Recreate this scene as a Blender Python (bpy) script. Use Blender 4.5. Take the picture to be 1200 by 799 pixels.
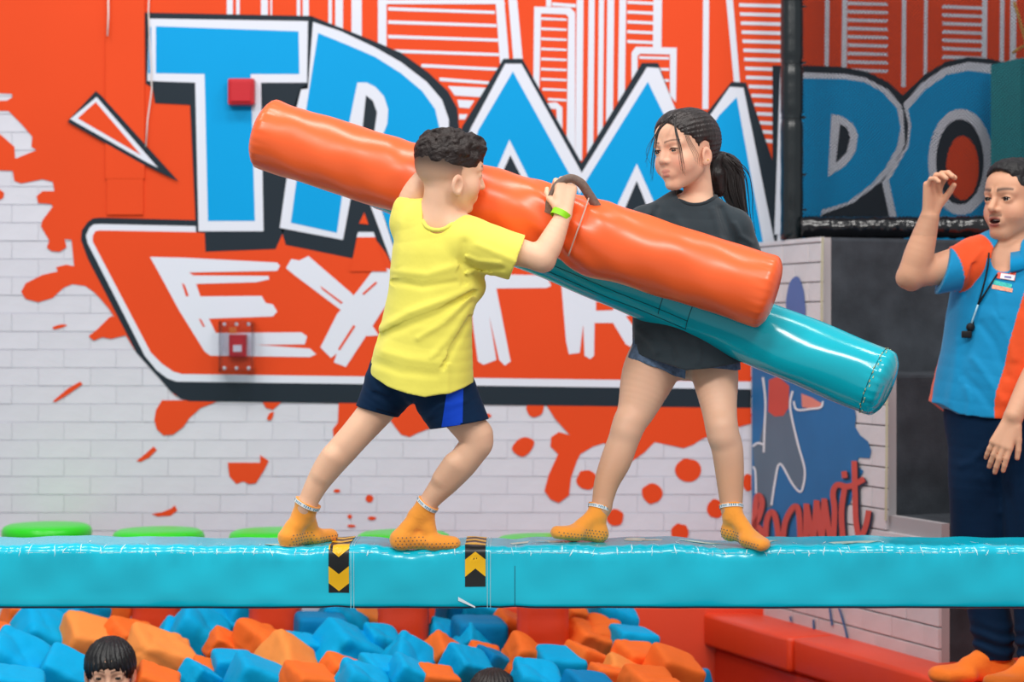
import bpy, bmesh, math, random
import numpy as np
from mathutils import Vector, Matrix
from mathutils.bvhtree import BVHTree

random.seed(7)
RNG = np.random.RandomState(11)
scene = bpy.context.scene
for o in list(bpy.data.objects):
    bpy.data.objects.remove(o)

# ------------------------------------------------------------------ camera, world, lights, exposure
FPX, HZ, CAMZ = 2400.0, 388.0, 1.12
cam_data = bpy.data.cameras.new('camera')
cam_data.sensor_width = 36.0
cam_data.lens = FPX / 1200.0 * 36.0
cam_data.shift_y = -(399.5 - HZ) / 1200.0
cam_data.clip_end = 100
cam_data.dof.use_dof = True
cam_data.dof.focus_distance = 5.48
cam_data.dof.aperture_fstop = 3.0
cam = bpy.data.objects.new('camera', cam_data)
cam.location = (0, 0, CAMZ)
cam.rotation_euler = (math.pi / 2, 0, 0)
scene.collection.objects.link(cam)
scene.camera = cam

world = bpy.data.worlds.new('world')
scene.world = world
world.use_nodes = True
bg = world.node_tree.nodes['Background']
bg.inputs[0].default_value = (0.93, 0.96, 1.0, 1)
bg.inputs[1].default_value = 0.45

def area(name, loc, size, power, target, color=(1, 0.97, 0.93)):
    l = bpy.data.lights.new(name, 'AREA')
    l.shape = 'RECTANGLE'
    l.size, l.size_y = size
    l.energy = power
    l.color = color
    o = bpy.data.objects.new(name, l)
    o.location = loc
    d = Vector(target) - Vector(loc)
    o.rotation_euler = d.to_track_quat('-Z', 'Y').to_euler()
    scene.collection.objects.link(o)
    return o
# high bay ceiling lamps of the hall
for lx in (-3.2, -0.4, 2.4):
    area('ceiling_lamp', (lx, 1.2, 4.9), (1.4, 0.7), 92, (lx * 0.7, 6.4, 0.9))
    area('ceiling_lamp', (lx, 5.2, 5.8), (1.4, 0.7), 62, (lx * 0.8, 6.6, 0.0))

scene.view_settings.view_transform = 'Standard'
scene.view_settings.look = 'None'
scene.view_settings.gamma = 1.0
scene.view_settings.use_curve_mapping = False
scene.view_settings.exposure = 0.10

# ------------------------------------------------------------------ helpers
def at(px, py, d):
    return np.array([(px - 600.0) * d / FPX, d, CAMZ - (py - HZ) * d / FPX])

def lin(c):
    r = []
    for v in c[:3]:
        v = v / 255.0
        r.append(v / 12.92 if v <= 0.04045 else ((v + 0.055) / 1.055) ** 2.4)
    return (r[0], r[1], r[2], 1.0)

MATS = {}
def mat(name, rgb, rough=0.5, spec=0.5, var=0.06, vscale=6.0, bump=0.0, bscale=40.0, coat=0.0,
        sss=0.0, attr=None, stretch=None, trans=0.0, alpha=1.0, bdist=0.01, detail=3.0, sheen=0.0, anis=None):
    if name in MATS:
        return MATS[name]
    m = bpy.data.materials.new(name)
    m.use_nodes = True
    nt = m.node_tree
    b = nt.nodes['Principled BSDF']
    b.inputs['Roughness'].default_value = rough
    b.inputs['Specular IOR Level'].default_value = spec
    b.inputs['Coat Weight'].default_value = coat
    b.inputs['Coat Roughness'].default_value = 0.12
    if sheen:
        b.inputs['Sheen Weight'].default_value = sheen
    if sss:
        b.inputs['Subsurface Weight'].default_value = sss
        b.inputs['Subsurface Radius'].default_value = (0.012, 0.005, 0.003)
        b.inputs['Subsurface Scale'].default_value = 0.6
    if trans:
        b.inputs['Transmission Weight'].default_value = trans
        b.inputs['IOR'].default_value = 1.2
    if alpha < 1:
        b.inputs['Alpha'].default_value = alpha
    tc = nt.nodes.new('ShaderNodeTexCoord')
    mp = nt.nodes.new('ShaderNodeMapping')
    if stretch:
        mp.inputs['Scale'].default_value = stretch
    nt.links.new(tc.outputs['Object'], mp.inputs['Vector'])
    if attr:
        a = nt.nodes.new('ShaderNodeAttribute')
        a.attribute_name = attr
        base = a.outputs['Color']
    else:
        rgbn = nt.nodes.new('ShaderNodeRGB')
        rgbn.outputs[0].default_value = lin(rgb)
        base = rgbn.outputs[0]
    if var > 0:
        n = nt.nodes.new('ShaderNodeTexNoise')
        n.inputs['Scale'].default_value = vscale
        n.inputs['Detail'].default_value = detail
        nt.links.new(mp.outputs[0], n.inputs['Vector'])
        mr = nt.nodes.new('ShaderNodeMapRange')
        mr.inputs['From Min'].default_value = 0.25
        mr.inputs['From Max'].default_value = 0.75
        mr.inputs['To Min'].default_value = 1.0 - var
        mr.inputs['To Max'].default_value = 1.0 + var
        nt.links.new(n.outputs['Fac'], mr.inputs['Value'])
        mx = nt.nodes.new('ShaderNodeVectorMath')
        mx.operation = 'SCALE'
        nt.links.new(base, mx.inputs[0])
        nt.links.new(mr.outputs[0], mx.inputs['Scale'])
        base = mx.outputs[0]
    nt.links.new(base, b.inputs['Base Color'])
    if bump > 0:
        n2 = nt.nodes.new('ShaderNodeTexNoise')
        n2.inputs['Scale'].default_value = bscale
        n2.inputs['Detail'].default_value = detail
        nt.links.new(mp.outputs[0], n2.inputs['Vector'])
        bp = nt.nodes.new('ShaderNodeBump')
        bp.inputs['Strength'].default_value = bump
        bp.inputs['Distance'].default_value = bdist
        nt.links.new(n2.outputs['Fac'], bp.inputs['Height'])
        nt.links.new(bp.outputs[0], b.inputs['Normal'])
    MATS[name] = m
    return m

def tag(o, label=None, cat=None, group=None, kind=None):
    if label: o['label'] = label
    if cat: o['category'] = cat
    if group: o['group'] = group
    if kind: o['kind'] = kind
    return o

def empty(name, loc, label=None, cat=None, group=None, kind=None):
    o = bpy.data.objects.new(name, None)
    o.location = [float(v) for v in loc]
    o.empty_display_size = 0.05
    scene.collection.objects.link(o)
    return tag(o, label, cat, group, kind)

def wloc(o):
    v = np.zeros(3)
    while o is not None:
        v += np.array(o.location[:])
        o = o.parent
    return v

def mobj(name, verts, faces, mats, parent=None, smooth=False, midx=None, origin=None, col=None):
    """one mesh object from world-space vertices"""
    verts = np.asarray(verts, dtype=np.float64).reshape(-1, 3)
    pl = wloc(parent) if parent is not None else np.zeros(3)
    if origin is None:
        origin = pl if parent is not None else verts.mean(axis=0)
    origin = np.asarray(origin, float)
    me = bpy.data.meshes.new(name)
    if isinstance(faces, np.ndarray) and faces.ndim == 2 and len(faces) > 500:
        nf, k = faces.shape
        me.vertices.add(len(verts))
        me.vertices.foreach_set('co', (verts - origin).astype(np.float32).ravel())
        me.loops.add(nf * k)
        me.loops.foreach_set('vertex_index', faces.astype(np.int32).ravel())
        me.polygons.add(nf)
        me.polygons.foreach_set('loop_start', np.arange(0, nf * k, k, dtype=np.int32))
        me.polygons.foreach_set('loop_total', np.full(nf, k, dtype=np.int32))
        me.update(calc_edges=True)
    else:
        me.from_pydata([tuple(v) for v in (verts - origin)], [], [tuple(int(i) for i in f) for f in faces])
        me.update()
    if not isinstance(mats, (list, tuple)):
        mats = [mats]
    for m in mats:
        me.materials.append(m)
    if midx is not None:
        me.polygons.foreach_set('material_index', np.asarray(midx, dtype=np.int32))
    if smooth:
        me.polygons.foreach_set('use_smooth', np.ones(len(me.polygons), dtype=bool))
    if col is not None:
        at_ = me.color_attributes.new('Col', 'FLOAT_COLOR', 'POINT')
        c4 = np.ones((len(verts), 4), dtype=np.float32)
        c4[:, :3] = col
        at_.data.foreach_set('color', c4.ravel())
    o = bpy.data.objects.new(name, me)
    o.location = [float(v) for v in (origin - pl)]
    if parent is not None:
        o.parent = parent
    scene.collection.objects.link(o)
    return o

class MB:
    """collects geometry for one mesh"""
    def __init__(self):
        self.v, self.f, self.m = [], [], []
    def add(self, verts, faces, mi=0):
        b = len(self.v)
        self.v += [tuple(float(q) for q in p) for p in verts]
        for f in faces:
            self.f.append([b + i for i in f]); self.m.append(mi)
        return self
    def box(self, c, size, R=None, mi=0):
        c = np.asarray(c, float); s = np.asarray(size, float) / 2
        R = np.eye(3) if R is None else R
        vs = [c + R @ (s * np.array([i, j, k])) for i in (-1, 1) for j in (-1, 1) for k in (-1, 1)]
        return self.add(vs, [(0,1,3,2),(4,6,7,5),(0,4,5,1),(2,3,7,6),(0,2,6,4),(1,5,7,3)], mi)
    def bbox(self, c, size, bev, R=None, mi=0):
        """bevelled box"""
        bm = bmesh.new()
        bmesh.ops.create_cube(bm, size=1.0)
        for v in bm.verts: v.co = Vector((v.co.x*size[0], v.co.y*size[1], v.co.z*size[2]))
        bmesh.ops.bevel(bm, geom=list(bm.edges), offset=bev, segments=2, profile=0.6, affect='EDGES')
        R = np.eye(3) if R is None else R
        bm.verts.index_update()
        vs = [np.asarray(c, float) + R @ np.array(v.co[:]) for v in bm.verts]
        fs = [[v.index for v in f.verts] for f in bm.faces]
        bm.free()
        return self.add(vs, fs, mi)
    def tube(self, pts, r, n=8, mi=0, cap=True):
        pts = [np.asarray(p, float) for p in pts]
        rs = r if isinstance(r, (list, tuple, np.ndarray)) else [r]*len(pts)
        b = len(self.v); up = None
        for i, p in enumerate(pts):
            t = pts[min(i+1, len(pts)-1)] - pts[max(i-1, 0)]
            t = t / (np.linalg.norm(t) + 1e-9)
            if up is None:
                up = np.array([0, 0, 1.0]) if abs(t[2]) < 0.9 else np.array([1.0, 0, 0])
            s = np.cross(t, up); s /= np.linalg.norm(s) + 1e-9
            up = np.cross(s, t)
            for k in range(n):
                a = 2*math.pi*k/n
                self.v.append(tuple(p + rs[i]*(math.cos(a)*s + math.sin(a)*up)))
        for i in range(len(pts)-1):
            for k in range(n):
                k2 = (k+1) % n
                self.f.append([b+i*n+k, b+i*n+k2, b+(i+1)*n+k2, b+(i+1)*n+k]); self.m.append(mi)
        if cap:
            self.f.append([b+k for k in range(n)][::-1]); self.m.append(mi)
            e = b + (len(pts)-1)*n
            self.f.append([e+k for k in range(n)]); self.m.append(mi)
        return self
    def sphere(self, c, r, n=10, mi=0, R=None):
        c = np.asarray(c, float); r = np.ones(3)*r if np.isscalar(r) else np.asarray(r, float)
        R = np.eye(3) if R is None else R
        b = len(self.v); m = n//2
        self.v.append(tuple(c + R @ (r*np.array([0,0,1]))))
        for i in range(1, m):
            th = math.pi*i/m
            for k in range(n):
                a = 2*math.pi*k/n
                self.v.append(tuple(c + R @ (r*np.array([math.sin(th)*math.cos(a), math.sin(th)*math.sin(a), math.cos(th)]))))
        self.v.append(tuple(c + R @ (r*np.array([0,0,-1]))))
        last = len(self.v)-1
        for k in range(n):
            self.f.append([b, b+1+k, b+1+(k+1)%n]); self.m.append(mi)
            e = b+1+(m-2)*n
            self.f.append([last, e+(k+1)%n, e+k]); self.m.append(mi)
        for i in range(m-2):
            for k in range(n):
                p = b+1+i*n
                self.f.append([p+k, p+n+k, p+n+(k+1)%n, p+(k+1)%n]); self.m.append(mi)
        return self
    def build(self, name, mats, parent=None, smooth=False, origin=None):
        return mobj(name, self.v, self.f, mats, parent, smooth, self.m, origin)

def smooth_poly(pts, sub=5):
    """closed Catmull-Rom through the points"""
    P = [np.asarray(p, float) for p in pts]; n = len(P); out = []
    for i in range(n):
        p0, p1, p2, p3 = P[i-1], P[i], P[(i+1) % n], P[(i+2) % n]
        for s in range(sub):
            t = s/sub
            out.append(0.5*((2*p1)+(-p0+p2)*t+(2*p0-5*p1+4*p2-p3)*t*t+(-p0+3*p1-3*p2+p3)*t**3))
    return out

def smooth_line(pts, sub=6):
    P = [np.asarray(p, float) for p in pts]; out = []
    n = len(P)
    for i in range(n-1):
        p0, p1, p2, p3 = P[max(i-1,0)], P[i], P[i+1], P[min(i+2,n-1)]
        for s in range(sub):
            t = s/sub
            out.append(0.5*((2*p1)+(-p0+p2)*t+(2*p0-5*p1+4*p2-p3)*t*t+(-p0+3*p1-3*p2+p3)*t**3))
    out.append(P[-1])
    return out

def ellipse_pts(cx, cy, rx, ry, n=40):
    return [(cx+rx*math.cos(2*math.pi*i/n), cy+ry*math.sin(2*math.pi*i/n)) for i in range(n)]

def inpoly(x, y, poly):
    r = False; j = len(poly)-1
    for i in range(len(poly)):
        xi, yi = poly[i][0], poly[i][1]; xj, yj = poly[j][0], poly[j][1]
        if (yi > y) != (yj > y) and x < (xj-xi)*(y-yi)/(yj-yi)+xi:
            r = not r
        j = i
    return r

def nz(v):
    v = np.asarray(v, float)
    return v/np.linalg.norm(v)

def wobble(x, y, z, f, seed, n=6):
    """smooth pseudo noise: a sum of plane waves"""
    r = np.random.RandomState(seed); o = 0
    for i in range(n):
        k = r.normal(size=3); k = k/np.linalg.norm(k)*f*(0.6+0.9*r.rand())
        o = o + np.sin(k[0]*x+k[1]*y+k[2]*z+r.rand()*6.28)
    return o/math.sqrt(n)

# ------------------------------------------------------------------ implicit-surface modeller for bodies and clothes
class Field:
    def __init__(self, h):
        self.h, self.ops, self.disp = h, [], []
    def union(self, prim, k=0.01): self.ops.append(('u', prim, k)); return self
    def group(self, prims, k=0.01):
        lo = np.min([q[1] for q in prims], axis=0); hi = np.max([q[2] for q in prims], axis=0)
        self.ops.append(('c', (prims, lo, hi), k)); return self
    def sub(self, prim, k=0.004): self.ops.append(('s', prim, k)); return self
    def inter(self, fn): self.ops.append(('i', fn, 0)); return self
    def shell(self, t, fn): self.ops.append(('h', fn, t)); return self
    def displace(self, fn): self.disp.append(fn); return self
    def solve(self):
        los = [op[1][1] for op in self.ops if op[0] in 'uc']; his = [op[1][2] for op in self.ops if op[0] in 'uc']
        h = self.h
        lo = np.min(los, axis=0)-3*h-0.012; hi = np.max(his, axis=0)+3*h+0.012
        n = np.ceil((hi-lo)/h).astype(int)+1
        ax = [(lo[i]+h*np.arange(n[i])).astype(np.float32) for i in range(3)]
        F = np.full(n, 0.2, dtype=np.float32)
        for op in self.ops:
            if op[0] in 'usc':
                fn, l, u = op[1]; k = op[2]; mg = k+3*h+0.004
                i0 = [max(0, int((l[i]-mg-lo[i])/h)) for i in range(3)]
                i1 = [min(n[i], int((u[i]+mg-lo[i])/h)+2) for i in range(3)]
                sl = tuple(slice(a, b) for a, b in zip(i0, i1))
                x = ax[0][sl[0]][:, None, None]; y = ax[1][sl[1]][None, :, None]; z = ax[2][sl[2]][None, None, :]
                if op[0] == 'c':
                    d = np.full(F[sl].shape, 0.3, dtype=np.float32)
                    for (f2, l2, u2) in fn:
                        j0 = [max(0, int((l2[i]-mg-lo[i])/h)-i0[i]) for i in range(3)]
                        j1 = [min(i1[i]-i0[i], int((u2[i]+mg-lo[i])/h)+2-i0[i]) for i in range(3)]
                        s2 = tuple(slice(a, b) for a, b in zip(j0, j1))
                        d[s2] = np.minimum(d[s2], f2(x[s2[0]], y[:, s2[1]], z[:, :, s2[2]]))
                else:
                    d = fn(x, y, z)
                g = F[sl]
                if op[0] in 'uc':
                    hh = np.clip(0.5+0.5*(g-d)/k, 0, 1)
                    F[sl] = g*(1-hh)+d*hh-k*hh*(1-hh)
                else:
                    hh = np.clip(0.5-0.5*(g+d)/k, 0, 1)
                    F[sl] = g*(1-hh)-d*hh+k*hh*(1-hh)
            else:
                x = ax[0][:, None, None]; y = ax[1][None, :, None]; z = ax[2][None, None, :]
                if op[0] == 'i':
                    F = np.maximum(F, op[1](x, y, z).astype(np.float32))
                else:
                    F = np.maximum(F, -np.maximum(F+op[2], op[1](x, y, z).astype(np.float32)))
        if self.disp:
            idx = np.nonzero(np.abs(F) < 0.025)
            X, Y, Z = ax[0][idx[0]], ax[1][idx[1]], ax[2][idx[2]]
            for fn in self.disp:
                F[idx] -= fn(X, Y, Z).astype(np.float32)
        # close the borders
        F[0] = F[-1] = 0.1; F[:, 0] = F[:, -1] = 0.1; F[:, :, 0] = F[:, :, -1] = 0.1
        return nets(F, lo, h)

def nets(F, lo, h):
    S = F < 0
    nx, ny, nzz = F.shape
    cnt = np.zeros((nx-1, ny-1, nzz-1), dtype=np.uint8)
    offs = [(i, j, k) for i in (0, 1) for j in (0, 1) for k in (0, 1)]
    for i, j, k in offs:
        cnt += S[i:nx-1+i, j:ny-1+j, k:nzz-1+k]
    act = (cnt > 0) & (cnt < 8)
    c = np.argwhere(act)
    idm = np.full(act.shape, -1, dtype=np.int32); idm[act] = np.arange(len(c), dtype=np.int32)
    V = np.stack([F[c[:, 0]+i, c[:, 1]+j, c[:, 2]+k] for i, j, k in offs], axis=1)
    acc = np.zeros((len(c), 3)); num = np.zeros(len(c))
    for a in range(8):
        for b in range(a+1, 8):
            oa, ob = np.array(offs[a]), np.array(offs[b])
            if np.abs(oa-ob).sum() != 1: continue
            va, vb = V[:, a], V[:, b]
            m = (va < 0) != (vb < 0)
            t = np.where(m, va/np.where(m, va-vb, 1), 0)
            acc += m[:, None]*(oa[None]+t[:, None]*(ob-oa)[None]); num += m
    P = lo[None]+h*(c+acc/num[:, None])
    faces = []
    for axis in range(3):
        A = S[tuple(slice(0, -1) if q == axis else slice(None) for q in range(3))]
        B = S[tuple(slice(1, None) if q == axis else slice(None) for q in range(3))]
        e = np.argwhere(A != B)
        u, v = [q for q in range(3) if q != axis]
        e = e[(e[:, u] > 0) & (e[:, v] > 0) & (e[:, u] < F.shape[u]-1) & (e[:, v] < F.shape[v]-1)]
        ins = A[e[:, 0], e[:, 1], e[:, 2]]
        def cell(du, dv):
            q = e.copy(); q[:, u] += du; q[:, v] += dv
            return idm[q[:, 0], q[:, 1], q[:, 2]]
        Q = np.stack([cell(-1, -1), cell(0, -1), cell(0, 0), cell(-1, 0)], axis=1)
        flip = ins if axis != 1 else ~ins
        Q[~flip] = Q[~flip][:, ::-1]
        faces.append(Q)
    Fc = np.concatenate(faces)
    return P, Fc

def p_cone(a, b, ra, rb, flat=None):
    """tapered capsule; flat=(axis, factor) thins it along an axis"""
    a = np.asarray(a, float); b = np.asarray(b, float); ab = b-a; L2 = float(ab@ab)+1e-12
    R = max(ra, rb)*max(1.0, flat[1] if flat else 1.0)
    lo = np.minimum(a, b)-R; hi = np.maximum(a, b)+R
    if flat: ux = nz(flat[0]); s = flat[1]
    def fn(x, y, z):
        dx, dy, dz = x-a[0], y-a[1], z-a[2]
        t = np.clip((dx*ab[0]+dy*ab[1]+dz*ab[2])/L2, 0, 1)
        qx, qy, qz = dx-t*ab[0], dy-t*ab[1], dz-t*ab[2]
        r = ra+(rb-ra)*t
        if not flat:
            return np.sqrt(qx*qx+qy*qy+qz*qz)-r
        w = (qx*ux[0]+qy*ux[1]+qz*ux[2])
        l2 = qx*qx+qy*qy+qz*qz
        k0 = np.sqrt(np.maximum(l2-w*w, 0)+(w/s)**2)+1e-9
        k1 = np.sqrt(np.maximum(l2-w*w, 0)+(w/s/s)**2)+1e-9
        return k0/k1*(k0-r)
    return fn, lo, hi

def p_ell(c, rad, R=None):
    c = np.asarray(c, float); rad = np.asarray(rad, float)
    R = np.eye(3) if R is None else np.asarray(R)
    m = rad.max()
    def fn(x, y, z):
        dx, dy, dz = x-c[0], y-c[1], z-c[2]
        u = [(R[0, i]*dx+R[1, i]*dy+R[2, i]*dz)/rad[i] for i in range(3)]
        k0 = np.sqrt(u[0]**2+u[1]**2+u[2]**2)+1e-9
        k1 = np.sqrt((u[0]/rad[0])**2+(u[1]/rad[1])**2+(u[2]/rad[2])**2)+1e-9
        return k0*(k0-1)/k1
    return fn, c-m, c+m

def p_fn(fn, lo, hi): return fn, np.asarray(lo, float), np.asarray(hi, float)

def chain(F, pts, rads, k=0.012, flat=None, sub=None):
    """one smooth tapering limb through the points"""
    Q = [np.append(np.asarray(p, float), r) for p, r in zip(pts, rads)]
    if len(Q) > 2: Q = smooth_line(Q, sub or (3 if flat else 6))
    F.group([p_cone(a[:3], b[:3], a[3], b[3], flat) for a, b in zip(Q[:-1], Q[1:])], k)

def plane_cut(p, n):
    """keeps the side n points away from"""
    p = np.asarray(p, float); n = nz(n)
    return lambda x, y, z: (x-p[0])*n[0]+(y-p[1])*n[1]+(z-p[2])*n[2]

def fold_disp(folds, d, front=None):
    """folds drawn as polylines (px) with width and height in px at distance d; they act on the camera-side of the cloth"""
    s = d/FPX; segs = []
    for poly, w, amp in folds:
        for (x0, y0), (x1, y1) in zip(poly[:-1], poly[1:]):
            segs.append((at(x0, y0, d), at(x1, y1, d), w*s, amp*s))
    def fn(X, Y, Z):
        o = np.zeros_like(X)
        per = {}
        for a, b, w, amp in segs:
            sc = Y/d
            xx, zz = X/sc, (Z-CAMZ)/sc+CAMZ
            ab = np.array([b[0]-a[0], b[2]-a[2]]); L2 = ab@ab+1e-12
            t = np.clip(((xx-a[0])*ab[0]+(zz-a[2])*ab[1])/L2, 0, 1)
            q = (xx-a[0]-t*ab[0])**2+(zz-a[2]-t*ab[1])**2
            v = amp*np.exp(-q/(w*w))
            o = np.where(np.abs(v) > np.abs(o), v, o)
        if front is not None:
            o = o*(Y < front)
        return o
    return fn

# local head model, unit = chin to crown; x to the head's left, y forward, z up
def _sm(a, b, k):
    h = np.clip(0.5+0.5*(a-b)/k, 0, 1)
    return a*(1-h)+b*h-k*h*(1-h)
def _ss(a, b, k):
    h = np.clip(0.5-0.5*(a+b)/k, 0, 1)
    return a*(1-h)-b*h+k*h*(1-h)
def _el(x, y, z, c, r):
    u, v, w = (x-c[0])/r[0], (y-c[1])/r[1], (z-c[2])/r[2]
    k0 = np.sqrt(u*u+v*v+w*w)+1e-9
    k1 = np.sqrt((u/r[0])**2+(v/r[1])**2+(w/r[2])**2)+1e-9
    return k0*(k0-1)/k1
def _cp(x, y, z, a, b, ra, rb):
    a = np.array(a, float); b = np.array(b, float); ab = b-a
    t = np.clip(((x-a[0])*ab[0]+(y-a[1])*ab[1]+(z-a[2])*ab[2])/(ab@ab), 0, 1)
    return np.sqrt((x-a[0]-t*ab[0])**2+(y-a[1]-t*ab[1])**2+(z-a[2]-t*ab[2])**2)-(ra+(rb-ra)*t)

def head_sdf(x, y, z, o):
    """o: options - child, eye_open, mouth_open"""
    ch = o.get('child', 1.0)
    ax = np.abs(x)
    d = _el(x, y, z, (0, -0.085, 0.61), (0.345, 0.425, 0.385))
    d = _sm(d, _el(x, y, z, (0, 0.10, 0.36), (0.285, 0.27, 0.32)), 0.09)
    d = _sm(d, _el(x, y, z, (0, 0.15, 0.68), (0.27, 0.22, 0.22)), 0.10)
    d = _sm(d, _el(ax, y, z, (0.165, 0.19, 0.33), (0.13, 0.13, 0.14) if ch else (0.115, 0.11, 0.13)), 0.08)          # cheeks
    d = _sm(d, _cp(ax, y, z, (0.215, -0.02, 0.26), (0.06, 0.225, 0.075), 0.07 if ch else 0.078, 0.066 if ch else 0.095), 0.09)  # jaw line
    d = _sm(d, _el(x, y, z, (0, 0.255, 0.072), (0.075, 0.075, 0.068) if ch else (0.10, 0.09, 0.085)), 0.06)             # chin
    d = _sm(d, _cp(ax, y, z, (0.06, 0.345, 0.575), (0.20, 0.27, 0.575), 0.04 if ch else 0.05, 0.04), 0.06)    # brow
    d = _ss(d, _el(ax, y, z, (0.145, 0.40, 0.50), (0.085, 0.075, 0.05)), 0.06)        # sockets
    d = _sm(d, _el(ax, y, z, (0.145, 0.285, 0.495), (0.075, 0.07, 0.066)), 0.018)     # lids
    eo = o.get('eye_open', 0.02)
    if eo > 0:
        d = _ss(d, _el(ax, y, z, (0.145, 0.36, o.get('eye_z', 0.495)), (0.062, 0.05, eo)), 0.006)
    nl = o.get('nose', 1.0)
    d = _sm(d, _cp(x, y, z, (0, 0.345, 0.54), (0, 0.375+0.06*nl, 0.375), 0.032, 0.048), 0.04)   # nose
    d = _sm(d, _el(ax, y, z, (0.05, 0.365, 0.355), (0.038, 0.045, 0.034)), 0.025)
    d = _ss(d, _el(ax, y, z, (0.028, 0.40, 0.325), (0.018, 0.03, 0.012)), 0.012)
    d = _sm(d, _el(x, y, z, (0, 0.312 if ch else 0.325, 0.21), (0.12, 0.055, 0.075)), 0.05)             # muzzle
    mo = o.get('mouth_open', 0.0)
    d = _sm(d, _el(x, y, z, (0, 0.340 if ch else 0.362, 0.240+mo*0.3), (0.078, 0.032, 0.018) if ch else (0.09, 0.035, 0.022)), 0.02)
    d = _sm(d, _el(x, y, z, (0, 0.332 if ch else 0.355, 0.194-mo*0.5), (0.066, 0.032, 0.021) if ch else (0.08, 0.035, 0.027)), 0.02)
    d = _ss(d, _el(x, y, z, (0, 0.40, 0.217-mo*0.1), (0.088, 0.05+2.0*mo, 0.005+mo)), 0.010)
    d = _ss(d, _el(x, y, z, (0, 0.37, 0.145-mo*0.6), (0.07, 0.03, 0.018)), 0.03)
    # ears
    z = z-o.get('ear_dz', 0.0); y = y-o.get('ear_dy', 0.0)
    ex = ax-0.34-0.25*np.maximum(-(y+0.03), 0)
    es = o.get('ear_s', 1.0); ex = ex/es; y = (y+0.03)/es-0.03; z = (z-0.46)/es+0.46
    e = _el(ex, y, z, (0.015, -0.045, 0.46), (0.035, 0.085, 0.135))
    e = _sm(e, _el(ex, y, z, (0.0, -0.02, 0.365), (0.03, 0.05, 0.05)), 0.02)
    e = _ss(e, _el(ex, y, z, (0.055, -0.03, 0.455), (0.04, 0.048, 0.085)), 0.015)
    d = _sm(d, e*es, 0.02)
    return d

class Head:
    def __init__(self, origin, fwd, up, H, **o):
        self.o = np.asarray(origin, float); self.H = H; self.opt = o
        f = nz(fwd); u = np.asarray(up, float); u = nz(u-f*(u@f)); l = np.cross(u, f)
        self.R = np.stack([l, f, u], axis=1)       # columns: left, forward, up
    def w(self, x, y, z):
        return self.o+self.H*(self.R @ np.array([x, y, z], float))
    def loc(self, x, y, z):
        dx, dy, dz = (x-self.o[0])/self.H, (y-self.o[1])/self.H, (z-self.o[2])/self.H
        R = self.R
        return (R[0,0]*dx+R[1,0]*dy+R[2,0]*dz, R[0,1]*dx+R[1,1]*dy+R[2,1]*dz, R[0,2]*dx+R[1,2]*dy+R[2,2]*dz)
    def prim(self, fn=None, grow=0.62):
        fn = fn or (lambda a, b, c: head_sdf(a, b, c, self.opt))
        c = self.w(0, 0, 0.5); g = grow*self.H
        return p_fn(lambda x, y, z: self.H*fn(*self.loc(x, y, z)), c-g, c+g)
    def eyes(self, parent, iris=(50, 32, 24), look=(0, 1, 0)):
        for s in (1, -1):
            c = self.w(s*0.145, 0.285, 0.495)
            mb = MB()
            r = 0.066*self.H
            L = self.R @ nz(look)
            mb.sphere(c, r*0.97, 14, 0)
            side = nz(np.cross(L, [0, 0, 1])); upv = np.cross(side, L)
            for rad, off, mi in ((0.62, 0.80, 1), (0.30, 0.985, 2)):
                ring = [c+L*r*off+rad*r*(math.cos(a)*side+math.sin(a)*upv) for a in np.linspace(0, 2*math.pi, 14, endpoint=False)]
                tip = c+L*r*(1.03 if mi == 2 else 1.0)
                mb.add(ring+[tip], [(i, (i+1) % 14, 14) for i in range(14)], mi)
            mb.build('eye', [M_EYE, mat('iris_%d' % iris[0], iris, 0.15, 0.6, 0), M_PUPIL], parent, True)

def hand_prims(F, wrist, dirv, palm, side, size, curls, thumb=(0.7, 0.75, 0.25, 0.2), k=0.003, spread=0.0, flat=0.55):
    """palm, four fingers and a thumb; side=+1/-1 puts the thumb on the +cross(dir,palm) side"""
    D = nz(dirv); N = np.asarray(palm, float); N = nz(N-D*(N@D)); T = np.cross(D, N)*side
    w = np.asarray(wrist, float); s = size
    for off0, off1 in ((0.07, 0.14), (0.03, 0.05), (-0.03, -0.05), (-0.07, -0.14)):
        F.union(p_cone(w+T*off0*s, w+D*0.48*s+T*off1*s, 0.075*s, 0.062*s), 0.010)
    F.union(p_cone(w+T*0.10*s+D*0.1*s+N*0.03*s, w+D*0.3*s+T*0.14*s+N*0.03*s, 0.065*s, 0.05*s), 0.012)
    lens = (0.40, 0.45, 0.42, 0.34); offs = (0.150, 0.052, -0.048, -0.142)
    for i in range(4):
        p = w+D*(0.50-0.03*abs(i-1.2))*s+T*offs[i]*s
        ang = 0.0; c = curls[i] if isinstance(curls[i], (tuple, list)) else (curls[i],)*3
        sp = spread*(1.2-i)
        r = (0.050, 0.052, 0.050, 0.044)[i]*s
        for j, fr in enumerate((0.46, 0.30, 0.24)):
            ang += c[j]
            v = D*math.cos(ang)+N*math.sin(ang); v = nz(v+T*sp*math.cos(ang))
            q = p+v*lens[i]*fr*s
            F.union(p_cone(p, q, r*(1-0.06*j), r*(0.94-0.07*j)), k)
            p = q
    p = w+D*0.12*s+T*0.13*s
    v = nz(D*thumb[0]+T*thumb[1]+N*thumb[2])
    for j, L in enumerate((0.20, 0.16, 0.13)):
        q = p+v*L*s
        F.union(p_cone(p, q, (0.068, 0.055, 0.05)[j]*s, (0.055, 0.05, 0.042)[j]*s), 0.006 if j == 0 else k)
        p = q; v = nz(v+thumb[3]*(D*0.6+N*0.6-T*0.6))

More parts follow.
